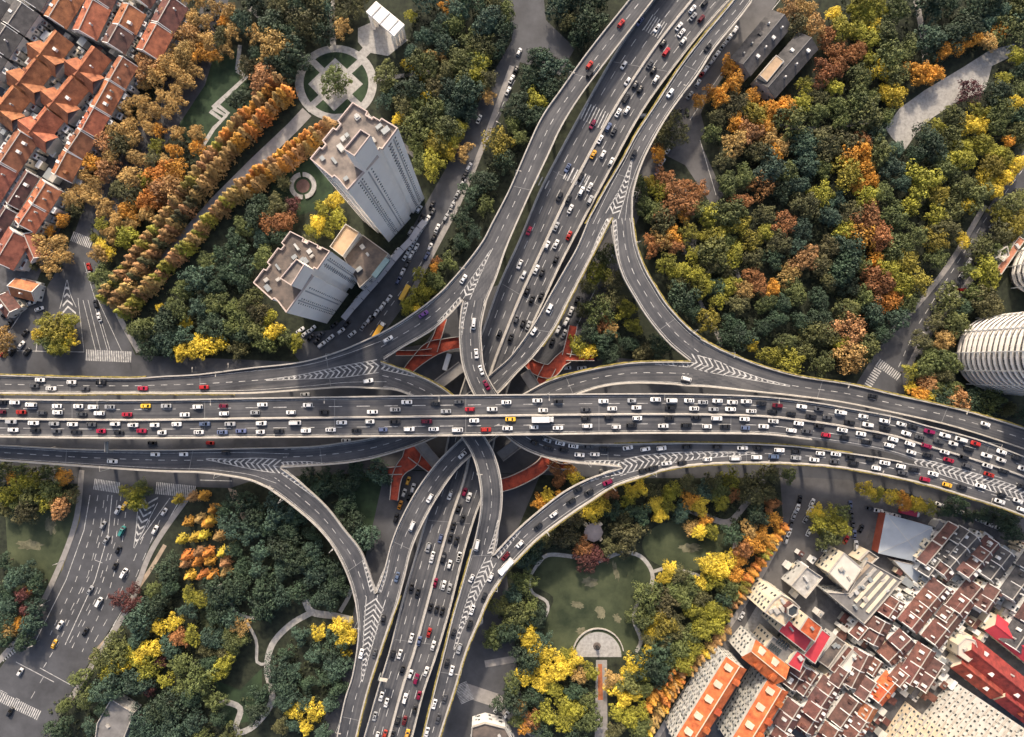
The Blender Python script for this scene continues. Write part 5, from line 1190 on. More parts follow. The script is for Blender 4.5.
shed('long crimson roofed shed with a pale hexagonal end', (972,650), (1036,702), 6, 7, 11, M_roofm, M_wallc, fire=False, dorm=4, group=G5, rm2=M_roofm)
shed('shorter crimson roofed shed in front of the long one', (962,664), (1002,695), 4.2, 6, 9, M_roofm, M_wallc, fire=False, dorm=2, group=G5, rm2=M_roofm)
shed('orange red roofed shed at the right edge', (1006,697), (1045,727), 4.2, 6, 9, M_roofm, M_wallc, fire=False, dorm=1, group=G5, rm2=M_roofm)
shed('bright pinkish red roofed shed at the right edge', (996,625), (1050,668), 4.6, 7, 9.5, M_roofk, M_wallc, fire=False, dorm=1, group=G5, rm2=M_roofk)
block('shed', '', [(975,640),(979,653),(968,662),(958,655),(958,645),(966,638)], 9, M_wallc, mat('pinkish_roof', (.62, .50, .42), .8, .1), clutter=1, par_h=.3, label='pale hexagonal building end beside the crimson shed', cat='building')
# tall slabs at the lower right edge (only their facades are in view)
block('apartment_tower', '', [(905,701),(878,742),(900,760),(930,722)], 72, mat('ivory_render', (.60, .50, .36), .8, .12), M_flatg, z_is=0, label='ivory tower block whose window front fills the bottom edge', cat='tower', fh=3, sp=2.7, ww=1.0, wh=1.2)
block('apartment_tower', '', [(951,679),(922,715),(946,738),(978,700)], 72, mat('dull_white_render', (.46, .455, .43), .85, .15, .3), M_flatg, z_is=0, label='white tower block with a dotted window front in the corner', cat='tower', fh=3, sp=2.7, ww=1.0, wh=1.2)
for t_ in [o for o in bpy.data.objects if o.name.startswith('apartment_tower')]:
    wl = [c for c in t_.children if c.name.startswith('wall')][0]; vs = [(v.co.x+t_.location.x, v.co.y+t_.location.y) for v in wl.data.vertices if v.co.z < .1]
    for i in range(len(vs)):
        p, q = Vector(vs[i]), Vector(vs[(i+1) % len(vs)]); d = q-p; m = (p+q)/2
        if d.length < 3 or d.y*m.x-d.x*m.y > 0: continue
        Mx = Matrix.Translation((p.x, p.y, 0)) @ Matrix.Rotation(math.atan2(d.y, d.x), 4, 'Z')
        for f in range(1, 24):
            bm = bmesh.new(); k_ = 0
            while k_ < d.length-2:
                w_ = R.uniform(2, 5.5)
                if R.random() < .8: box(bm, k_, min(d.length, k_+w_), -.55, -.003, f*3-.12, f*3+.1+R.choice((0, 0, .7)), Mx)
                k_ += w_+.4
            mkw('floor_ledge', bm, M_conc, t_)
# curved balcony tower at the right
def curved_tower(base, cen, h, label):
    S = [q[:2] for q in cr(base, 6)]; pts = [P(x, y, 0) for x, y in S]; c = P(*cen, 0); t = thing('curved_tower', c); setp(t, label, 'tower')
    poly = ccw([(p.x, p.y) for p in pts]); bm = bmesh.new(); prism(bm, poly, 0, h); mkw('wall', bm, mat('shaded_glass_wall', (.075, .075, .08), .4, .2), t)  # wall is evenly dark grey glass behind the white balconies
    n = int(h/3)
    for k in range(1, n):
        bm = bmesh.new(); ins = inset(poly, -1.5); prism(bm, ins, k*3, k*3+.25); a = [bm.verts.new((p.x, p.y, k*3)) for p in ins]; bm.faces.new(a[::-1])
        prism(bm, ins, k*3+.25, k*3+1.3, top=False)
        mkw('balcony', bm, M_tower, t)
    cap = [70]; ex = []
    P2 = [Vector(p) for p in poly]
    for i in range(len(P2)-1):
        p, q = P2[i], P2[i+1]; d = q-p; m = (p+q)/2
        if d.y*m.x-d.x*m.y < 0: ex.append(wall_windows(t, p, q, 0, h, 3, 3.2, 1.8, 1.6, cap))
    extras(t, ex)
    for i in range(0, len(P2), 3):
        p = P2[i]; bm = bmesh.new(); q = inset(poly, -1.65)[i]; box(bm, q.x-.25, q.x+.25, q.y-.25, q.y+.25, 0, h); mkw('column', bm, M_wallw, t)
curved_tower([(1012,322),(990,318),(972,324),(961,334),(956,348),(956,364),(964,378),(980,386),(1012,392)], (1000, 355), 75, 'curved white tower ringed by balconies at the right edge')
curved_tower([(1050,240),(1030,244),(1017,254),(1010,268),(1011,282),(1024,292),(1050,296)], (1036, 268), 55, 'second curved pale block partly cut off by the right edge above the first')
block('estate_building', '', [(995,270),(1019,236),(1025,240),(1001,275)], 7, M_wallc, mat('terracotta_roof', (.40, .17, .10), .8, .2), clutter=3, par_h=.3, label='long narrow building with a terracotta roof by the right border', cat='building')
block('estate_building', '', [(1000,250),(1006,246),(1008,256),(1002,262),(997,258)], 8, M_wallw, M_flatw, clutter=0, label='small white oval pavilion near the right border', cat='pavilion', win=False)
# small building by the lower left, partly under trees
block('shed', '', [(98,722),(112,698),(135,712),(122,745),(95,745)], 6, M_wallg, M_flatg, clutter=1, label='grey roofed service building at the bottom of the left park', cat='building')
block('shed', '', [(208,590),(219,586),(223,594),(211,599)], 4, M_wallg, M_flatw, clutter=0, label='tiny pale roofed hut beside the orange conifer clump', cat='hut', win=False)
# lower edge curved building
block('kiosk', '', [(472,726),(485,722),(505,727),(515,745),(470,750)], 8, M_wallw, M_flatd, clutter=1, label='white edged building cut off by the bottom edge', cat='building')
block('kiosk', '', [(481,617),(483,623),(478,627),(476,621)], 15, M_wallw, M_flatw, clutter=0, par_h=.2, label='small white cabinet beside the southern right road', cat='cabinet', win=False)
# ring garden, octagonal pavilion, statue
def ring():
    c = P(303, 186, 0); t = thing('stone_ring', c); setp(t, 'round stone ring wall in the garden left of the tall tower', 'garden wall')
    bm = bmesh.new(); N = 28
    for i in range(N):
        if i in (7, 21): continue
        a0, a1 = 2*math.pi*i/N, 2*math.pi*(i+1)/N
        q = [(6.8*math.cos(a0), 6.8*math.sin(a0)), (6.8*math.cos(a1), 6.8*math.sin(a1)), (4.6*math.cos(a1), 4.6*math.sin(a1)), (4.6*math.cos(a0), 4.6*math.sin(a0))]
        prism(bm, ccw(q), 0, .7)
    mk('seat_ring', bm, M_stone, t); bm = bmesh.new(); bmesh.ops.create_circle(bm, cap_ends=True, segments=24, radius=3.4, matrix=Matrix.Translation((0, 0, .06))); mk('flower_bed', bm, mat('bed_soil', (.12, .07, .06), .9, .3), t)
ring()
def octa():
    c = P(592, 530, 0); t = thing('octagonal_pavilion', c); setp(t, 'octagonal pavilion with pale roof and four corner wings', 'pavilion')
    bm = bmesh.new(); bmesh.ops.create_cone(bm, cap_ends=True, segments=8, radius1=4.8, radius2=3.6, depth=.5, matrix=Matrix.Translation((0, 0, 4.6))); bmesh.ops.create_cone(bm, cap_ends=True, segments=8, radius1=3.6, radius2=.4, depth=.7, matrix=Matrix.Translation((0, 0, 5.2))); mk('roof', bm, mat('pavilion_roof', (.30, .26, .25), .8, .15), t)
    for i in range(4):
        a = math.radians(45+90*i); bm = bmesh.new(); box(bm, 4.2, 6.0, -.8, .8, 0, 3.4, Matrix.Rotation(a, 4, 'Z')); mk('corner_wing', bm, M_wallc, t)
    for i in range(8):
        a = math.radians(45*i+22.5); bm = bmesh.new(); bmesh.ops.create_cone(bm, cap_ends=True, segments=8, radius1=.2, radius2=.2, depth=4.4, matrix=Matrix.Translation((4.1*math.cos(a), 4.1*math.sin(a), 2.2))); mk('column', bm, M_wallw, t)
octa()
def statue():
    c = P(597, 646, .05); t = thing('statue', (c.x, c.y, .04)); setp(t, 'dark statue on a round base in the half round plaza', 'statue')
    bm = bmesh.new(); bmesh.ops.create_cone(bm, cap_ends=True, segments=20, radius1=1.9, radius2=1.6, depth=.6, matrix=Matrix.Translation((0, 0, .3))); mk('plinth', bm, M_flatd, t)
    bm = bmesh.new(); pv = [(.9, .6), (.7, 1.2), (.8, 2.0), (.95, 2.6), (.55, 3.0), (.3, 3.2), (.38, 3.5), (.3, 3.8), (.05, 3.95)]
    loft(bm, [[(r_*math.cos(i*.6283), r_*.8*math.sin(i*.6283), z) for i in range(10)] for r_, z in pv]); mk('figure', bm, M_tyre, t, True)
statue()
def wallcurve(label, pts_, h, m):
    bm = bmesh.new(); S = [P(x, y, 0) for x, y in [q[:2] for q in cr(pts_, 4)]]
    for a, b in zip(S, S[1:]):
        u = b-a; box(bm, 0, u.length*1.02, -.25, .25, 0, h, Matrix.Translation(a) @ Matrix.Rotation(math.atan2(u.y, u.x), 4, 'Z'))
    setp(mk('garden_wall', bm, m), label, 'garden wall')
wallcurve('low curved wall behind the half round plaza', ellipse(598, 655, 25.5, 27, 16, 190, 350), .9, M_conc)
# sign gantries and lamps
def gantry(label, x, y, z, rz, L):
    c = P(x, y, z); t = thing('sign_gantry', c, math.radians(rz)); setp(t, label, 'road sign')
    bm = bmesh.new(); box(bm, -L/2, L/2, -.25, .25, 5.6, 6.2); mk('beam', bm, M_steel, t)
    bm = bmesh.new(); box(bm, -L/2-.3, -L/2+.2, -.25, .25, -z if z < 6 else 0, 6.2); mk('post', bm, M_steel, t)
    bm = bmesh.new(); box(bm, -L/2+.4, L/2, .3, .55, 4.6, 7.4); mk('sign_panel', bm, M_conc, t)
gantry('pale sign gantry beside the southern highway', 385, 674, 14.5, -10, 4)
gantry('tall pale sign between the main highway and lower left road', 115.6, 445, 20, 90, 5)
gantry('pale sign gantry beside the northern left road', 594, 76, 17, 55, 5)
bm = bmesh.new(); bmesh.ops.create_cone(bm, cap_ends=True, segments=6, radius1=.14, radius2=.08, depth=8, matrix=Matrix.Translation((0, 0, 4))); ME_pole = bpy.data.meshes.new('pole'); bm.to_mesh(ME_pole); bm.free(); ME_pole.materials.append(M_steel)
bm = bmesh.new(); box(bm, 0, 1.9, -.06, .06, 7.9, 8.02); box(bm, 1.5, 2.5, -.2, .2, 7.86, 8.05); ME_arm = bpy.data.meshes.new('lamp_head'); bm.to_mesh(ME_arm); bm.free(); ME_arm.materials.append(M_conc)
def lamp(loc, rz, x, y):
    o = thing('street_lamp', loc, rz); child('pole', ME_pole, o); child('lamp_head', ME_arm, o); reg(o, 'pale street lamp', x, y, 'street lamp', 'street lamps along the elevated roads')
for key, side, every in (('UL', 0, 62), ('NL', 0, 62), ('main', 0, 60), ('UR', 0, 66), ('lowE', 1, 60), ('WL', 1, 64), ('wsl', 1, 40), ('ner', 1, 60), ('SW', 0, 60), ('SR', 1, 50), ('SEr', 1, 45), ('NE', 1, 66), ('nse', 0, 60), ('wsr', 1, 60)):
    D = [d for d in DECKS if d['key'] == key][0]; E, O = (D['L'], D['R']) if side == 0 else (D['R'], D['L']); acc = every*.6
    for i in range(1, len(E)-1):
        acc += (E[i]-E[i-1]).length
        if acc > every*.8:
            x, y = PX(E[i])
            if 0 < x < 1024 and 0 < y < 737:
                acc = 0; n = O[i]-E[i]; lamp(E[i]+Vector((0, 0, .9)), math.atan2(n.y, n.x), x, y)
for x, y, rz in ((74,150,0),(96,275,10),(915,335,150),(925,322,-30),(945,290,150),(64,560,20),(50,600,20),(40,640,20),(500,130,150),(455,215,150),(130,360,90),(200,372,90),(235,368,90),(715,650,150),(760,585,150)):
    p = P(x, y, 0); lamp(p, math.radians(rz), x, y)

# ---------------------------------------------------------------- trees
def leafmat(name, c, c2): return mat('foliage_'+name, [x*.74 for x in c], .75, .35, .16, .24, c2=[x*1.0 for x in c2], detail=7)
LEAF = {'dg': ('dark green', leafmat('dark', (.016, .038, .022), (.042, .070, .036))), 'mg': ('green', leafmat('mid', (.036, .062, .020), (.125, .140, .040))),
        'bg': ('bluish green', leafmat('bluish', (.020, .048, .034), (.055, .095, .060))), 'yg': ('yellow green', leafmat('olive', (.12, .125, .016), (.28, .25, .03))), 'yl': ('bright yellow', leafmat('yellow', (.42, .29, .025), (.64, .46, .05))),
        'og': ('orange', leafmat('orange', (.34, .125, .020), (.58, .26, .04))), 'rd': ('russet red', leafmat('russet', (.17, .060, .026), (.32, .13, .05))), 'br': ('golden brown', leafmat('brown', (.24, .135, .045), (.46, .28, .10))),
        'dr': ('dark maroon', leafmat('maroon', (.055, .018, .022), (.10, .03, .03))), 'ol': ('olive', leafmat('dullolive', (.042, .044, .018), (.11, .105, .040)))}
def leafquad(bm, p, n, s_, rr_):
    n = n.normalized(); t = n.orthogonal().normalized(); t.rotate(Matrix.Rotation(rr_.uniform(0, 6.28), 3, n)); b = n.cross(t)
    e = rr_.uniform(.6, 1.0)
    bm.faces.new([bm.verts.new(p+t*s_*a+b*s_*e*c_) for a, c_ in ((-1, -.4), (.1, -1), (1, .3), (-.2, 1))])
def crown_mesh(seed, R0, Hh, nclump, nleaf, ls):
    r_ = random.Random(seed); bm = bmesh.new(); cl = []
    lob = [(r_.uniform(0, 6.28), r_.uniform(.12, .42), r_.randint(2, 6)) for _ in range(3)]
    for i in range(nclump*6):
        if len(cl) >= nclump: break
        a = r_.uniform(0, 6.28); q = math.sqrt(r_.random()); k = 1+sum(s_*math.sin(m*a+ph) for ph, s_, m in lob)*.6
        rad = q*R0*k*.86; zt = Hh*math.sqrt(max(0, 1-(q*.95)**2)); z = zt*r_.uniform(.55, 1.0) if r_.random() < .75 else zt*r_.uniform(.1, .6)
        p = Vector((rad*math.cos(a), rad*math.sin(a), z+r_.uniform(-.3, .5)))
        if all((p-c).length > .85*(s_+.4) for c, s_ in cl[-40:]): cl.append((p, r_.choice((.55, .8, 1.0, 1.3, 1.6))*R0/5))
    for p, s_ in cl:
        for _ in range(nleaf):
            d = Vector((r_.gauss(0, 1), r_.gauss(0, 1), r_.gauss(.45, 1))).normalized()
            leafquad(bm, p+Vector((d.x*s_, d.y*s_, d.z*s_*.8))*r_.uniform(.75, 1.1), d+Vector((r_.gauss(0, .35), r_.gauss(0, .35), r_.gauss(0, .35))), ls*r_.uniform(.6, 1.3), r_)
    me = bpy.data.meshes.new('crown'); bm.to_mesh(me); bm.free(); me.materials.append(LEAF['mg'][1]); return me
CROWN = [crown_mesh(i, 5.0, 4.8, 70 if i % 3 else 46, 46, .26) for i in range(12)]
def cone_mesh(seed):
    r_ = random.Random(seed); bm = bmesh.new(); h = 14
    for i in range(26):
        z = h*(i/26)**.95; rad = 2.5*(1-z/h)**.8+.15; k = max(2, int(rad*3.2))
        for j in range(k):
            a = 6.283*j/k+r_.uniform(-.4, .4)+i; rr_ = rad*r_.uniform(.6, 1.3)
            for q in range(7):
                p = Vector((rr_*math.cos(a)*r_.uniform(.45, 1), rr_*math.sin(a)*r_.uniform(.45, 1), z+r_.uniform(-.7, .5)))
                leafquad(bm, p, Vector((math.cos(a), math.sin(a), .9+r_.uniform(-.5, .5))), r_.uniform(.16, .36), r_)
    me = bpy.data.meshes.new('crown'); bm.to_mesh(me); bm.free(); me.materials.append(LEAF['og'][1]); return me
CONES = [cone_mesh(50+i) for i in range(4)]
def trunk_mesh(h, r0, limbs, seed):
    r_ = random.Random(seed); bm = bmesh.new()
    def tube(a, b, ra, rb):
        u = b-a; Mx = Matrix.Translation((a+b)/2) @ u.to_track_quat('Z', 'Y').to_matrix().to_4x4(); bmesh.ops.create_cone(bm, cap_ends=False, segments=7, radius1=ra, radius2=rb, depth=u.length, matrix=Mx)
    tube(Vector((0, 0, 0)), Vector((0, 0, h)), r0, r0*.55)
    for i in range(limbs):
        a = 6.283*i/limbs+r_.uniform(-.3, .3); z = h*r_.uniform(.6, .95); tube(Vector((0, 0, z)), Vector((2.8*math.cos(a), 2.8*math.sin(a), z+2.6)), r0*.4, r0*.12)
    me = bpy.data.meshes.new('trunk'); bm.to_mesh(me); bm.free(); me.materials.append(M_trunk); return me
TR = [trunk_mesh(5.5, .32, 5, i) for i in range(3)]; TRC = trunk_mesh(12, .28, 0, 9)
placed = []
nt_ = [0]
TQ = []
def tree(x, y, kind='mg', r=10, conifer=False):
    TQ.append((x, y, kind, r, conifer)); placed.append((x, y, r))
REST = []
def build_tree(x, y, kind, r, conifer, solo=True):
    """x, y: picture position of the crown's middle; r crown radius in px"""
    rw = r*.49
    if conifer:
        s_ = rw/2.5; hh = R.uniform(.58, .72)*s_; zc = 9*hh; hh *= .8; p = P(x, y, zc*.8); o = thing('conifer_tree', (p.x, p.y, 0), R.uniform(0, 6.28))
        c = child('crown', CONES[nt_[0] % 4], o, LEAF[kind][1]); c.scale = (s_, s_, hh*1.0); c.location = (0, 0, 2.2*hh); t = child('trunk', TRC, o); t.scale = (s_, s_, hh)
        reg(o, f'{LEAF[kind][0]} conifer', x, y, 'tree', 'narrow autumn conifers')
    else:
        if not solo:
            s_ = rw/5.0; zb = R.uniform(3.2, 5.5)*min(1, s_+.2); p = P(x, y, zb+3*s_); k = (zb+1.5*s_)/7.0; T_ = Matrix.Translation((p.x, p.y, 0)) @ Matrix.Rotation(R.uniform(0, 6.28), 4, 'Z')
            REST.append((CROWN[nt_[0] % 12], T_ @ Matrix.Translation((0, 0, zb)) @ Matrix.Diagonal((s_*R.uniform(.92, 1.08), s_*R.uniform(.92, 1.08), s_*R.uniform(.85, 1.15), 1)), LEAF[kind][1], R.uniform(-.2, .2)))
            REST.append((TR[nt_[0] % 3], T_ @ Matrix.Diagonal((s_, s_, k, 1)), None, 0)); nt_[0] += 1; return
        s_ = rw/5.0; zb = R.uniform(3.2, 5.5)*min(1, s_+.2); zc = zb+3*s_; p = P(x, y, zc); o = thing('broadleaf_tree', (p.x, p.y, 0), R.uniform(0, 6.28))
        c = child('crown', CROWN[nt_[0] % 12], o, LEAF[kind][1]); c.location = (0, 0, zb); c.scale = (s_*R.uniform(.92, 1.08), s_*R.uniform(.92, 1.08), s_*R.uniform(.85, 1.15))
        t = child('trunk', TR[nt_[0] % 3], o); k = (zb+1.5*s_)/7.0; t.scale = (s_, s_, k)
        sz = 'large ' if r > 13.5 else 'small ' if r < 8 else ''
        reg(o, f'{sz}{LEAF[kind][0]} tree', x, y, 'tree', 'broadleaf trees in the parks and streets')
    nt_[0] += 1; return o
# hand placed trees that stand out in the picture: x, y, kind, radius px
SP = '''333,79,mg,14 407,64,yl,6 417,75,yl,5 427,96,yl,8 398,118,yl,6 404,120,yl,5 430,55,br,6 441,55,br,6 445,5,og,6 411,15,yg,6 455,22,mg,10 435,30,dg,9 470,40,mg,11 478,60,mg,10
440,100,bg,9 452,112,bg,9 415,103,mg,9 385,100,bg,9 395,90,bg,8 447,150,yl,9 455,140,yg,7 433,163,yg,12 420,160,mg,10 460,128,yg,8 463,150,br,8 476,75,yg,9 482,60,yg,9 488,95,br,8
325,212,yg,10 318,222,yl,8 312,230,yg,8 334,200,yl,9 328,228,yg,8 338,218,yg,9 308,240,ol,7 280,222,rd,11 292,205,dr,8
208,345,yl,10 195,350,yl,9 180,352,yl,8 219,342,yl,8 200,338,yl,7 185,322,yl,6 160,308,yl,5 250,300,mg,11 245,318,mg,11 255,330,mg,11 268,318,yg,8 272,332,yl,9 285,338,mg,9 296,342,yg,8 240,335,dg,10
55,330,yg,15 45,322,yg,9 66,322,yg,9 58,345,yg,10 37,335,yl,7 48,342,mg,9 68,340,yl,8 2,340,br,11 100,245,yl,6 108,252,yl,6 104,285,mg,10 98,275,mg,10 112,278,mg,9 94,238,yg,5
420,274,yg,7 425,292,yg,8 413,298,yg,8 408,308,yg,8 433,278,mg,7 437,262,rd,5 434,268,og,5 440,285,mg,7 417,310,yl,6
132,495,yg,10 141,490,mg,9 136,503,yg,8 35,480,yg,10 20,485,yg,10 50,490,mg,11 30,497,mg,11 12,478,og,7 62,478,og,8 5,495,yg,9 45,502,yg,9 15,505,mg,7
30,590,og,5 8,630,br,8 18,625,og,7 22,595,dr,7 12,580,bg,9 5,605,bg,10 25,610,dr,7 35,585,dg,8
830,518,yg,10 820,525,yg,9 840,528,yg,10 828,538,mg,11 842,515,mg,9 818,512,yl,7 868,490,yl,8 878,495,yg,6 893,497,yl,8 905,502,og,8 918,505,yl,9 930,508,yg,7 790,475,mg,7
920,395,og,8 930,398,yl,7 912,388,yl,6 925,368,mg,10 912,372,yg,8 945,375,ol,8 940,390,mg,9
345,628,yl,9 343,640,yl,8 337,628,yl,8 350,635,yl,6 318,634,yl,7 345,652,yl,6 293,712,yl,9 314,712,yl,10 305,728,yl,7 280,728,ol,8 180,690,mg,9
172,622,yl,9 158,628,yl,7 178,638,rd,9 150,650,yl,10 140,657,yl,9 120,665,yl,9 108,672,yg,10 130,655,yg,8 240,628,br,8 225,662,yg,9 215,675,yg,9 205,650,ol,8 160,662,dr,6 148,690,dr,7 225,655,ol,7
118,600,dr,9 130,605,dr,8 133,590,dr,6 200,600,yg,8 190,597,yg,8
588,352,yl,9 578,345,yg,9 560,500,og,8 548,497,yl,7 540,503,og,7 572,505,yl,5 602,505,yl,9 590,512,yl,10 586,500,yg,7 632,492,yl,8 640,488,yl,7 628,500,yg,7 655,505,yl,8 660,515,yl,7 700,505,yl,9 690,500,og,8 675,490,yg,8 668,495,yg,8 720,490,mg,9 712,482,ol,9 722,502,yg,8 705,520,og,6 700,532,yl,7 692,528,br,7 625,520,ol,8 555,468,rd,7 570,470,og,7 575,478,yl,7 560,480,rd,7
528,640,yl,8 535,650,yl,9 545,655,yl,9 530,630,yl,7 538,668,yl,9 548,678,yl,8 560,672,yl,9 570,668,yl,8 560,660,yl,7 525,675,yl,9 540,685,yl,8 568,655,yg,7 575,660,yl,7 580,676,br,9 590,672,yg,8 553,690,yg,9 565,705,yg,10 545,715,yg,10 562,722,yg,10 577,712,yg,9 533,720,rd,9 525,728,og,7 520,708,br,7
655,620,yl,7 652,632,yl,7 650,625,yl,6 650,653,yl,7 635,665,yl,9 630,670,yl,7 642,675,yg,8 618,690,yl,9 625,700,yl,8 612,680,br,8 635,695,yl,7 640,712,yg,9 630,720,yg,9 616,712,yg,8 650,640,ol,7 645,690,mg,8
670,570,yl,8 665,578,yl,7 680,575,ol,9 700,582,yl,7 710,565,yl,10 720,570,yl,10 728,562,yl,9 715,580,yg,10 735,575,og,8 740,560,og,8 730,590,mg,10 745,550,rd,9 755,545,og,9 750,530,br,8 762,535,og,7 775,520,og,8 772,505,rd,7 768,490,ol,8 745,485,ol,8 735,495,rd,7
700,620,yg,9 695,610,yg,9 712,610,yg,9 705,632,yg,10 690,638,mg,10 715,625,yg,9 722,612,yg,8 680,650,mg,10 695,650,yg,8 670,660,mg,10 685,665,yg,9 665,640,ol,9 675,620,ol,9 700,598,ol,9 685,600,mg,9
720,95,og,9 730,65,og,8 712,92,og,8 735,80,og,10 700,100,og,7 790,10,br,11 805,8,br,10 815,25,br,11 800,25,ol,12 828,35,rd,9 835,12,yl,7 870,15,yg,9 875,25,yl,9 880,8,yg,8 860,30,yg,9 872,38,yg,9 895,95,yl,11 888,90,yl,8 925,75,og,9 935,72,og,9 918,70,og,9 960,45,og,8 945,50,og,8 975,38,og,8 1000,30,og,8 990,40,br,8 973,90,dr,11 1018,55,yg,8 1005,78,yg,7 850,55,rd,8 840,65,rd,9 860,48,rd,8 880,70,yl,8 870,58,yg,8 783,110,og,10 770,108,og,9 790,105,og,8 765,125,og,9 775,150,og,9 782,145,br,9 850,155,og,10 845,158,yl,7 862,148,og,9 868,165,og,9 872,178,og,8 858,185,og,7 865,140,rd,9 970,125,yl,10 982,125,yl,8 995,150,yg,8 965,145,yg,8 1018,103,yl,8 1010,140,og,6 1018,165,yl,8 1005,178,yl,9 995,190,yl,8
700,190,rd,9 690,200,rd,10 685,215,og,8 672,235,og,9 662,240,br,10 655,245,rd,9 675,245,rd,8 715,235,yg,11 710,215,yg,10 740,225,yg,11 752,240,yg,11 735,255,yg,10 695,275,yg,10 680,270,yg,10 705,285,yg,10 712,265,ol,10 720,300,yg,9 730,285,yg,9 605,325,rd,8 612,330,br,8 640,185,mg,9 650,182,yl,6 660,190,yg,9 655,210,mg,10 645,205,mg,9 755,275,rd,9 760,285,rd,8 745,290,br,9 752,345,yl,6
970,205,yl,7 985,175,yl,8 965,240,yl,7 990,185,yg,7'''
for tok in SP.split():
    a, b, k, r = tok.split(','); tree(float(a), float(b), k, float(r)*1.08)
# golden conifer avenue and other conifer rows
def crow(a, b, n, kinds, r, jit=1.2):
    for i in range(n):
        t = i/(n-1); tree(a[0]+(b[0]-a[0])*t+R.uniform(-jit, jit), a[1]+(b[1]-a[1])*t+R.uniform(-jit, jit), R.choice(kinds), r*R.uniform(.85, 1.15), conifer=True)
crow((278,80), (220,140), 15, ['og', 'og', 'br'], 7.6); crow((286,90), (227,150), 15, ['og', 'br', 'og'], 7.6); crow((217,146), (102,298), 32, ['br', 'br', 'yg', 'br'], 7.4); crow((224,156), (112,305), 32, ['br', 'ol', 'br', 'br'], 7.4)
crow((327,122), (240,184), 20, ['og', 'og', 'br'], 7.4); crow((320,134), (246,191), 17, ['og', 'br', 'br'], 7.2); crow((236,188), (122,313), 32, ['br', 'br', 'yg'], 7.2)
for r0, n in (((178,500), 3), ((186,522), 3), ((180,540), 4), ((184,556), 4), ((186,566), 4), ((188,578), 4)):
    for i in range(n): tree(r0[0]+i*12+R.uniform(-2, 2), r0[1]-i*1.5+R.uniform(-2, 2), R.choice(['og', 'og', 'yl', 'br']), 5.8, conifer=True)
tree(212,510,'og',6,conifer=True); tree(206,524,'og',6,conifer=True)
crow((786,528), (752,578), 11, ['og', 'og', 'br', 'og'], 5); crow((776,540), (740,596), 11, ['og', 'yg', 'og'], 5); crow((748,590), (722,625), 7, ['yg', 'br'], 4.8); crow((728,632), (690,672), 10, ['yl', 'og', 'br'], 4.8); crow((690,664), (664,702), 12, ['og', 'br', 'og'], 5.2); crow((683,680), (650,732), 12, ['og', 'yl', 'br'], 5.2); crow((676,665), (650,708), 9, ['og', 'og'], 5.2)
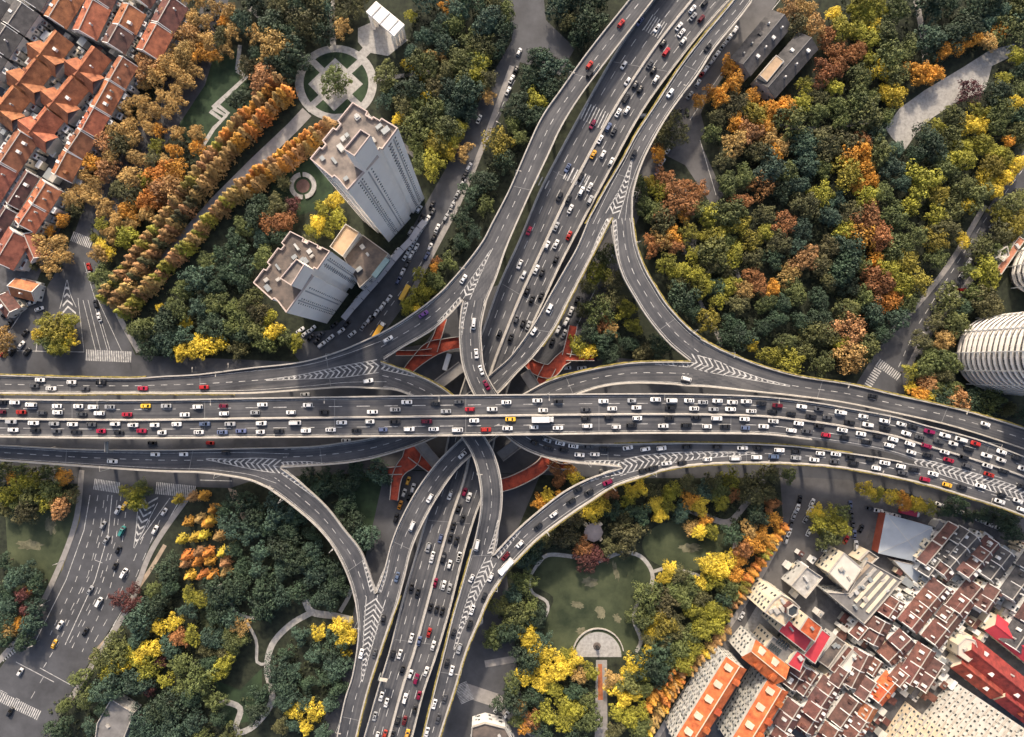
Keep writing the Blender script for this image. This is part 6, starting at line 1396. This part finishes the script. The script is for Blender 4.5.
# woods: fill polygons, colour of the nearest seed
FILL = [
 ([(168,-5),(215,-5),(236,15),(232,45),(205,60),(190,75),(172,112),(150,128),(112,165),(92,198),(66,230),(62,276),(34,268),(28,254),(52,216),(78,180),(98,142),(124,108),(140,78),(150,48)], 12, {'br': 8, 'og': 1, 'ol': 1}),
 ([(150,128),(200,130),(205,150),(180,185),(150,215),(118,250),(98,258),(90,232),(100,200),(130,165)], 13, {'br': 4, 'og': 2, 'yg': 2, 'rd': 1, 'ol': 2}),
 ([(238,-5),(328,-5),(326,35),(300,50),(288,72),(262,85),(250,60),(240,30)], 17, {'ol': 4, 'dg': 4, 'br': 1, 'bg': 1}),
 ([(262,20),(280,60),(262,88),(240,118),(226,140),(236,95)], 17, {'dg': 5, 'ol': 2}),
 ([(338,-5),(362,-5),(356,12),(348,38),(338,40)], 15, {'ol': 3, 'br': 1}),
 ([(408,40),(415,-5),(508,-5),(512,30),(500,60),(478,98),(462,135),(450,160),(425,170),(405,130),(380,100),(382,72),(402,62)], 16, {'mg': 3, 'bg': 3, 'ol': 2, 'yg': 1, 'dg': 2}),
 ([(526,72),(540,50),(558,58),(553,92),(530,135),(505,180),(482,225),(456,262),(440,280),(432,262),(450,235),(470,192),(498,145),(515,108)], 16, {'mg': 3, 'dg': 3, 'bg': 1, 'yg': 1}),
 ([(545,-5),(612,-5),(600,20),(580,38),(562,32)], 16, {'dg': 4, 'bg': 2, 'ol': 1}),
 ([(704,105),(735,68),(755,90),(786,100),(830,60),(842,40),(842,-5),(905,-5),(912,60),(905,95),(885,120),(884,140),(908,152),(935,125),(990,98),(996,70),(1024,55),(1024,135),(985,195),(950,255),(918,300),(885,340),(862,368),(800,366),(755,352),(722,340),(700,320),(680,300),(664,268),(652,230),(645,200),(650,175),(680,180),(700,205),(728,200),(712,150)], 16.5, None),
 ([(928,-5),(1030,-5),(1030,35),(985,45),(950,62),(932,72)], 17, {'dg': 5, 'bg': 2, 'mg': 1}),
 ([(590,262),(604,250),(612,275),(625,305),(645,333),(668,352),(620,354),(590,358),(575,335),(580,300)], 15, {'mg': 2, 'dg': 3, 'yg': 1, 'ol': 2}),
 ([(914,362),(928,322),(945,298),(985,292),(1000,302),(965,322),(948,345),(948,380),(960,398),(1000,402),(1030,412),(1030,424),(985,410),(935,402)], 15, {'mg': 3, 'ol': 3, 'br': 2, 'dg': 2}),
 ([(995,220),(1024,188),(1024,215),(1004,245),(998,275),(975,285),(968,270)], 14, {'mg': 3, 'yg': 2, 'ol': 1}),
 ([(165,560),(140,592),(120,640),(75,682),(48,708),(45,740),(95,740),(110,696),(150,690),(130,740),(230,740),(215,700),(205,670),(236,650),(240,625),(225,612),(205,608),(190,600)], 16, {'mg': 3, 'bg': 3, 'dg': 3, 'yg': 1}),
 ([(225,500),(262,500),(295,512),(325,550),(345,590),(335,605),(312,605),(300,595),(262,612),(232,585),(232,560),(215,535)], 16, {'dg': 5, 'bg': 4}),
 ([(285,640),(310,625),(330,640),(335,660),(345,650),(340,690),(325,735),(295,735),(280,710),(275,680),(272,660)], 16, {'bg': 5, 'dg': 3}),
 ([(250,520),(230,545),(205,620),(212,640)], 17, {'dg': 3}),
 ([(238,700),(262,690),(256,715)], 15, {'dg': 3}),
 ([(-5,465),(72,470),(74,505),(45,512),(-5,512)], 15, {'mg': 3, 'ol': 2, 'br': 1}),
 ([(-5,560),(38,570),(42,600),(30,640),(-5,652)], 15, {'bg': 3, 'dg': 3}),
 ([(305,478),(375,462),(396,480),(345,482),(350,520),(372,555),(360,540),(335,508)], 16, {'dg': 5, 'bg': 1}),
 ([(135,325),(200,262),(262,205),(285,170),(290,215),(286,232),(258,268),(250,295),(272,322),(300,345),(240,356),(150,355)], 16, {'dg': 4, 'mg': 3, 'bg': 2, 'ol': 1}),
 ([(520,550),(545,515),(575,515),(605,490),(680,482),(770,470),(780,500),(760,520),(735,540),(715,535),(690,520),(650,522),(632,535),(628,548),(600,550),(575,550),(545,548),(528,570)], 16, {'dg': 3, 'bg': 1, 'ol': 2, 'rd': 1, 'yg': 1}),
 ([(505,590),(525,580),(528,600),(540,612),(530,640),(520,650),(505,690),(520,735),(590,735),(590,670),(560,662),(548,645),(540,630),(520,640),(492,640)], 15, {'dg': 3, 'bg': 2, 'mg': 2}),
 ([(655,585),(690,582),(730,580),(738,600),(715,640),(680,680),(650,735),(612,735),(612,675),(632,660),(645,640),(642,610)], 15, {'dg': 3, 'mg': 3, 'ol': 2, 'yg': 1}),
 ([(570,560),(590,552),(605,558),(598,562)], 12, {'dr': 3}),
 ([(935,512),(975,520),(1020,538),(1024,525),(985,512),(945,502)], 13, {'dg': 3, 'mg': 1}),
 ([(648,150),(672,118),(690,108),(684,135),(664,158)], 12, {'ol': 2, 'br': 1, 'og': 1}),
 ([(262,222),(270,200),(292,222),(286,230)], 13, {'rd': 2, 'dr': 2}),
]
WSEED = [(720,110,'ol'),(745,130,'og'),(740,165,'mg'),(725,185,'ol'),(765,170,'bg'),(800,140,'bg'),(780,190,'dg'),(800,200,'bg'),(820,220,'bg'),(840,240,'bg'),(815,265,'dg'),(800,120,'mg'),(860,110,'mg'),(830,100,'ol'),(850,80,'mg'),(880,100,'mg'),(830,85,'mg'),(870,130,'dg'),
 (862,200,'rd'),(870,230,'rd'),(868,260,'og'),(880,290,'og'),(860,280,'dg'),(890,200,'mg'),(910,220,'yg'),(930,200,'yg'),(900,250,'yg'),(930,250,'mg'),(905,280,'mg'),(890,310,'bg'),(960,190,'mg'),(940,160,'mg'),(900,170,'bg'),(920,150,'dg'),(970,160,'yg'),(1000,120,'mg'),(1010,90,'dg'),(1000,100,'yg'),
 (765,200,'rd'),(775,220,'rd'),(785,240,'ol'),(790,260,'rd'),(800,285,'mg'),(830,280,'ol'),(840,290,'dg'),(820,310,'dg'),(850,320,'mg'),(860,350,'ol'),(780,300,'dg'),(770,325,'dg'),(800,330,'dg'),(820,350,'mg'),(790,350,'yg'),(740,320,'dg'),(760,300,'og'),(750,260,'ol'),(770,260,'dg'),(700,240,'yg'),(715,250,'yg'),(735,235,'yg'),(770,310,'mg'),(745,330,'mg'),(780,340,'yg'),(720,215,'mg'),(760,345,'mg'),(800,350,'mg'),(925,225,'mg'),(915,265,'yg'),(945,215,'yg'),(690,300,'dg'),(720,330,'dg'),(880,20,'mg'),(900,30,'mg'),(860,10,'yg'),(880,60,'mg'),(840,200,'bg'),(700,170,'rd'),(725,160,'og'),(748,205,'rd'),(772,245,'rd'),(795,268,'br'),(815,290,'rd'),(868,215,'rd'),(872,245,'og'),(878,275,'rd'),(858,170,'og'),(715,130,'br'),(760,140,'br'),(825,70,'rd'),(850,340,'br'),(875,330,'dg')]
AVOID = [(x_, y_, r_) for x_, y_, r_ in ((1010,180,11),(998,197,11),(985,216,11),(974,232,11),(963,249,11),(952,266,11),(941,283,12),(930,299,12),(919,314,12),(908,330,12),(897,346,13),(885,362,16),(870,372,14),(708,150,13),(716,172,12),(722,190,10),(700,135,12),(690,120,10))]+[(592,530,19),(745,505,13),(730,519,13),(710,516,8),(735,545,9),(690,573,9),(668,570,8),(762,483,12),(688,545,24),(700,576,8),(303,186,20),(385,25,18),(222,630,13),(240,700,9),(318,612,9),(575,555,8),(706,300,7),(700,280,7),(733,262,8),(560,345,6),(590,325,6)]
def poisson(poly, sp, rnd):
    xs = [p[0] for p in poly]; ys = [p[1] for p in poly]; out = []
    A = (max(xs)-min(xs))*(max(ys)-min(ys))
    for _ in range(int(A/sp/sp*14)+40):
        x, y = rnd.uniform(min(xs), max(xs)), rnd.uniform(min(ys), max(ys))
        if not inside((x, y), poly) or any((x-a)**2+(y-b)**2 < c*c for a, b, c in AVOID): continue
        if all((x-a)**2+(y-b)**2 > sp*sp for a, b in out) and all((x-a)**2+(y-b)**2 > (sp*.4+r*.55)**2 for a, b, r in placed): out.append((x, y))
    return out
for poly, sp, mix in FILL:
    for x, y in poisson(poly, sp, R):
        if mix is None:
            jx, jy = x+R.gauss(0, 5), y+R.gauss(0, 5); k = min(WSEED, key=lambda s_: (s_[0]-jx)**2+(s_[1]-jy)**2)[2]
            if R.random() < .3: k = R.choice(['mg', 'yg', 'mg', 'ol'])
        else: k = R.choices(list(mix), list(mix.values()))[0]
        tree(x, y, k, sp*R.choice((.52, .6, .68, .75, .85, 1.0)))
BQ = sorted([q for q in TQ if not q[4]], key=lambda q: -q[3])
for q in [q for q in TQ if q[4]]: build_tree(*q)
for i, q in enumerate(BQ): build_tree(*q, solo=i < 300)
setp(merge('woodland', REST), 'smaller tree crowns filling the woods between the larger trees', 'woodland', kind='stuff')
# undergrowth: clumps nobody could count
def undergrowth():
    rr_ = random.Random(5); bm = bmesh.new()
    polys = [f[0] for f in FILL]
    for poly in polys:
        xs = [p[0] for p in poly]; ys = [p[1] for p in poly]; n = int((max(xs)-min(xs))*(max(ys)-min(ys))/26)
        for _ in range(n):
            x, y = rr_.uniform(min(xs), max(xs)), rr_.uniform(min(ys), max(ys))
            if not inside((x, y), poly): continue
            p = P(x, y, 0); s_ = rr_.uniform(.7, 1.5)
            for _ in range(9):
                d = Vector((rr_.gauss(0, 1), rr_.gauss(0, 1), abs(rr_.gauss(.6, .6)))).normalized(); leafquad(bm, p+d*s_, d, rr_.uniform(.3, .6), rr_)
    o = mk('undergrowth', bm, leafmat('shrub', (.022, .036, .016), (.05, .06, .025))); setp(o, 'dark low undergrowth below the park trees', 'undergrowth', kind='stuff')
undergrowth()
finish_labels()
print('BROAD', len(BQ), 'CARQ', len(QUEUE)); print('TREES', nt_[0], 'CARS', len(CARLOG), 'OBJ', len(bpy.data.objects))
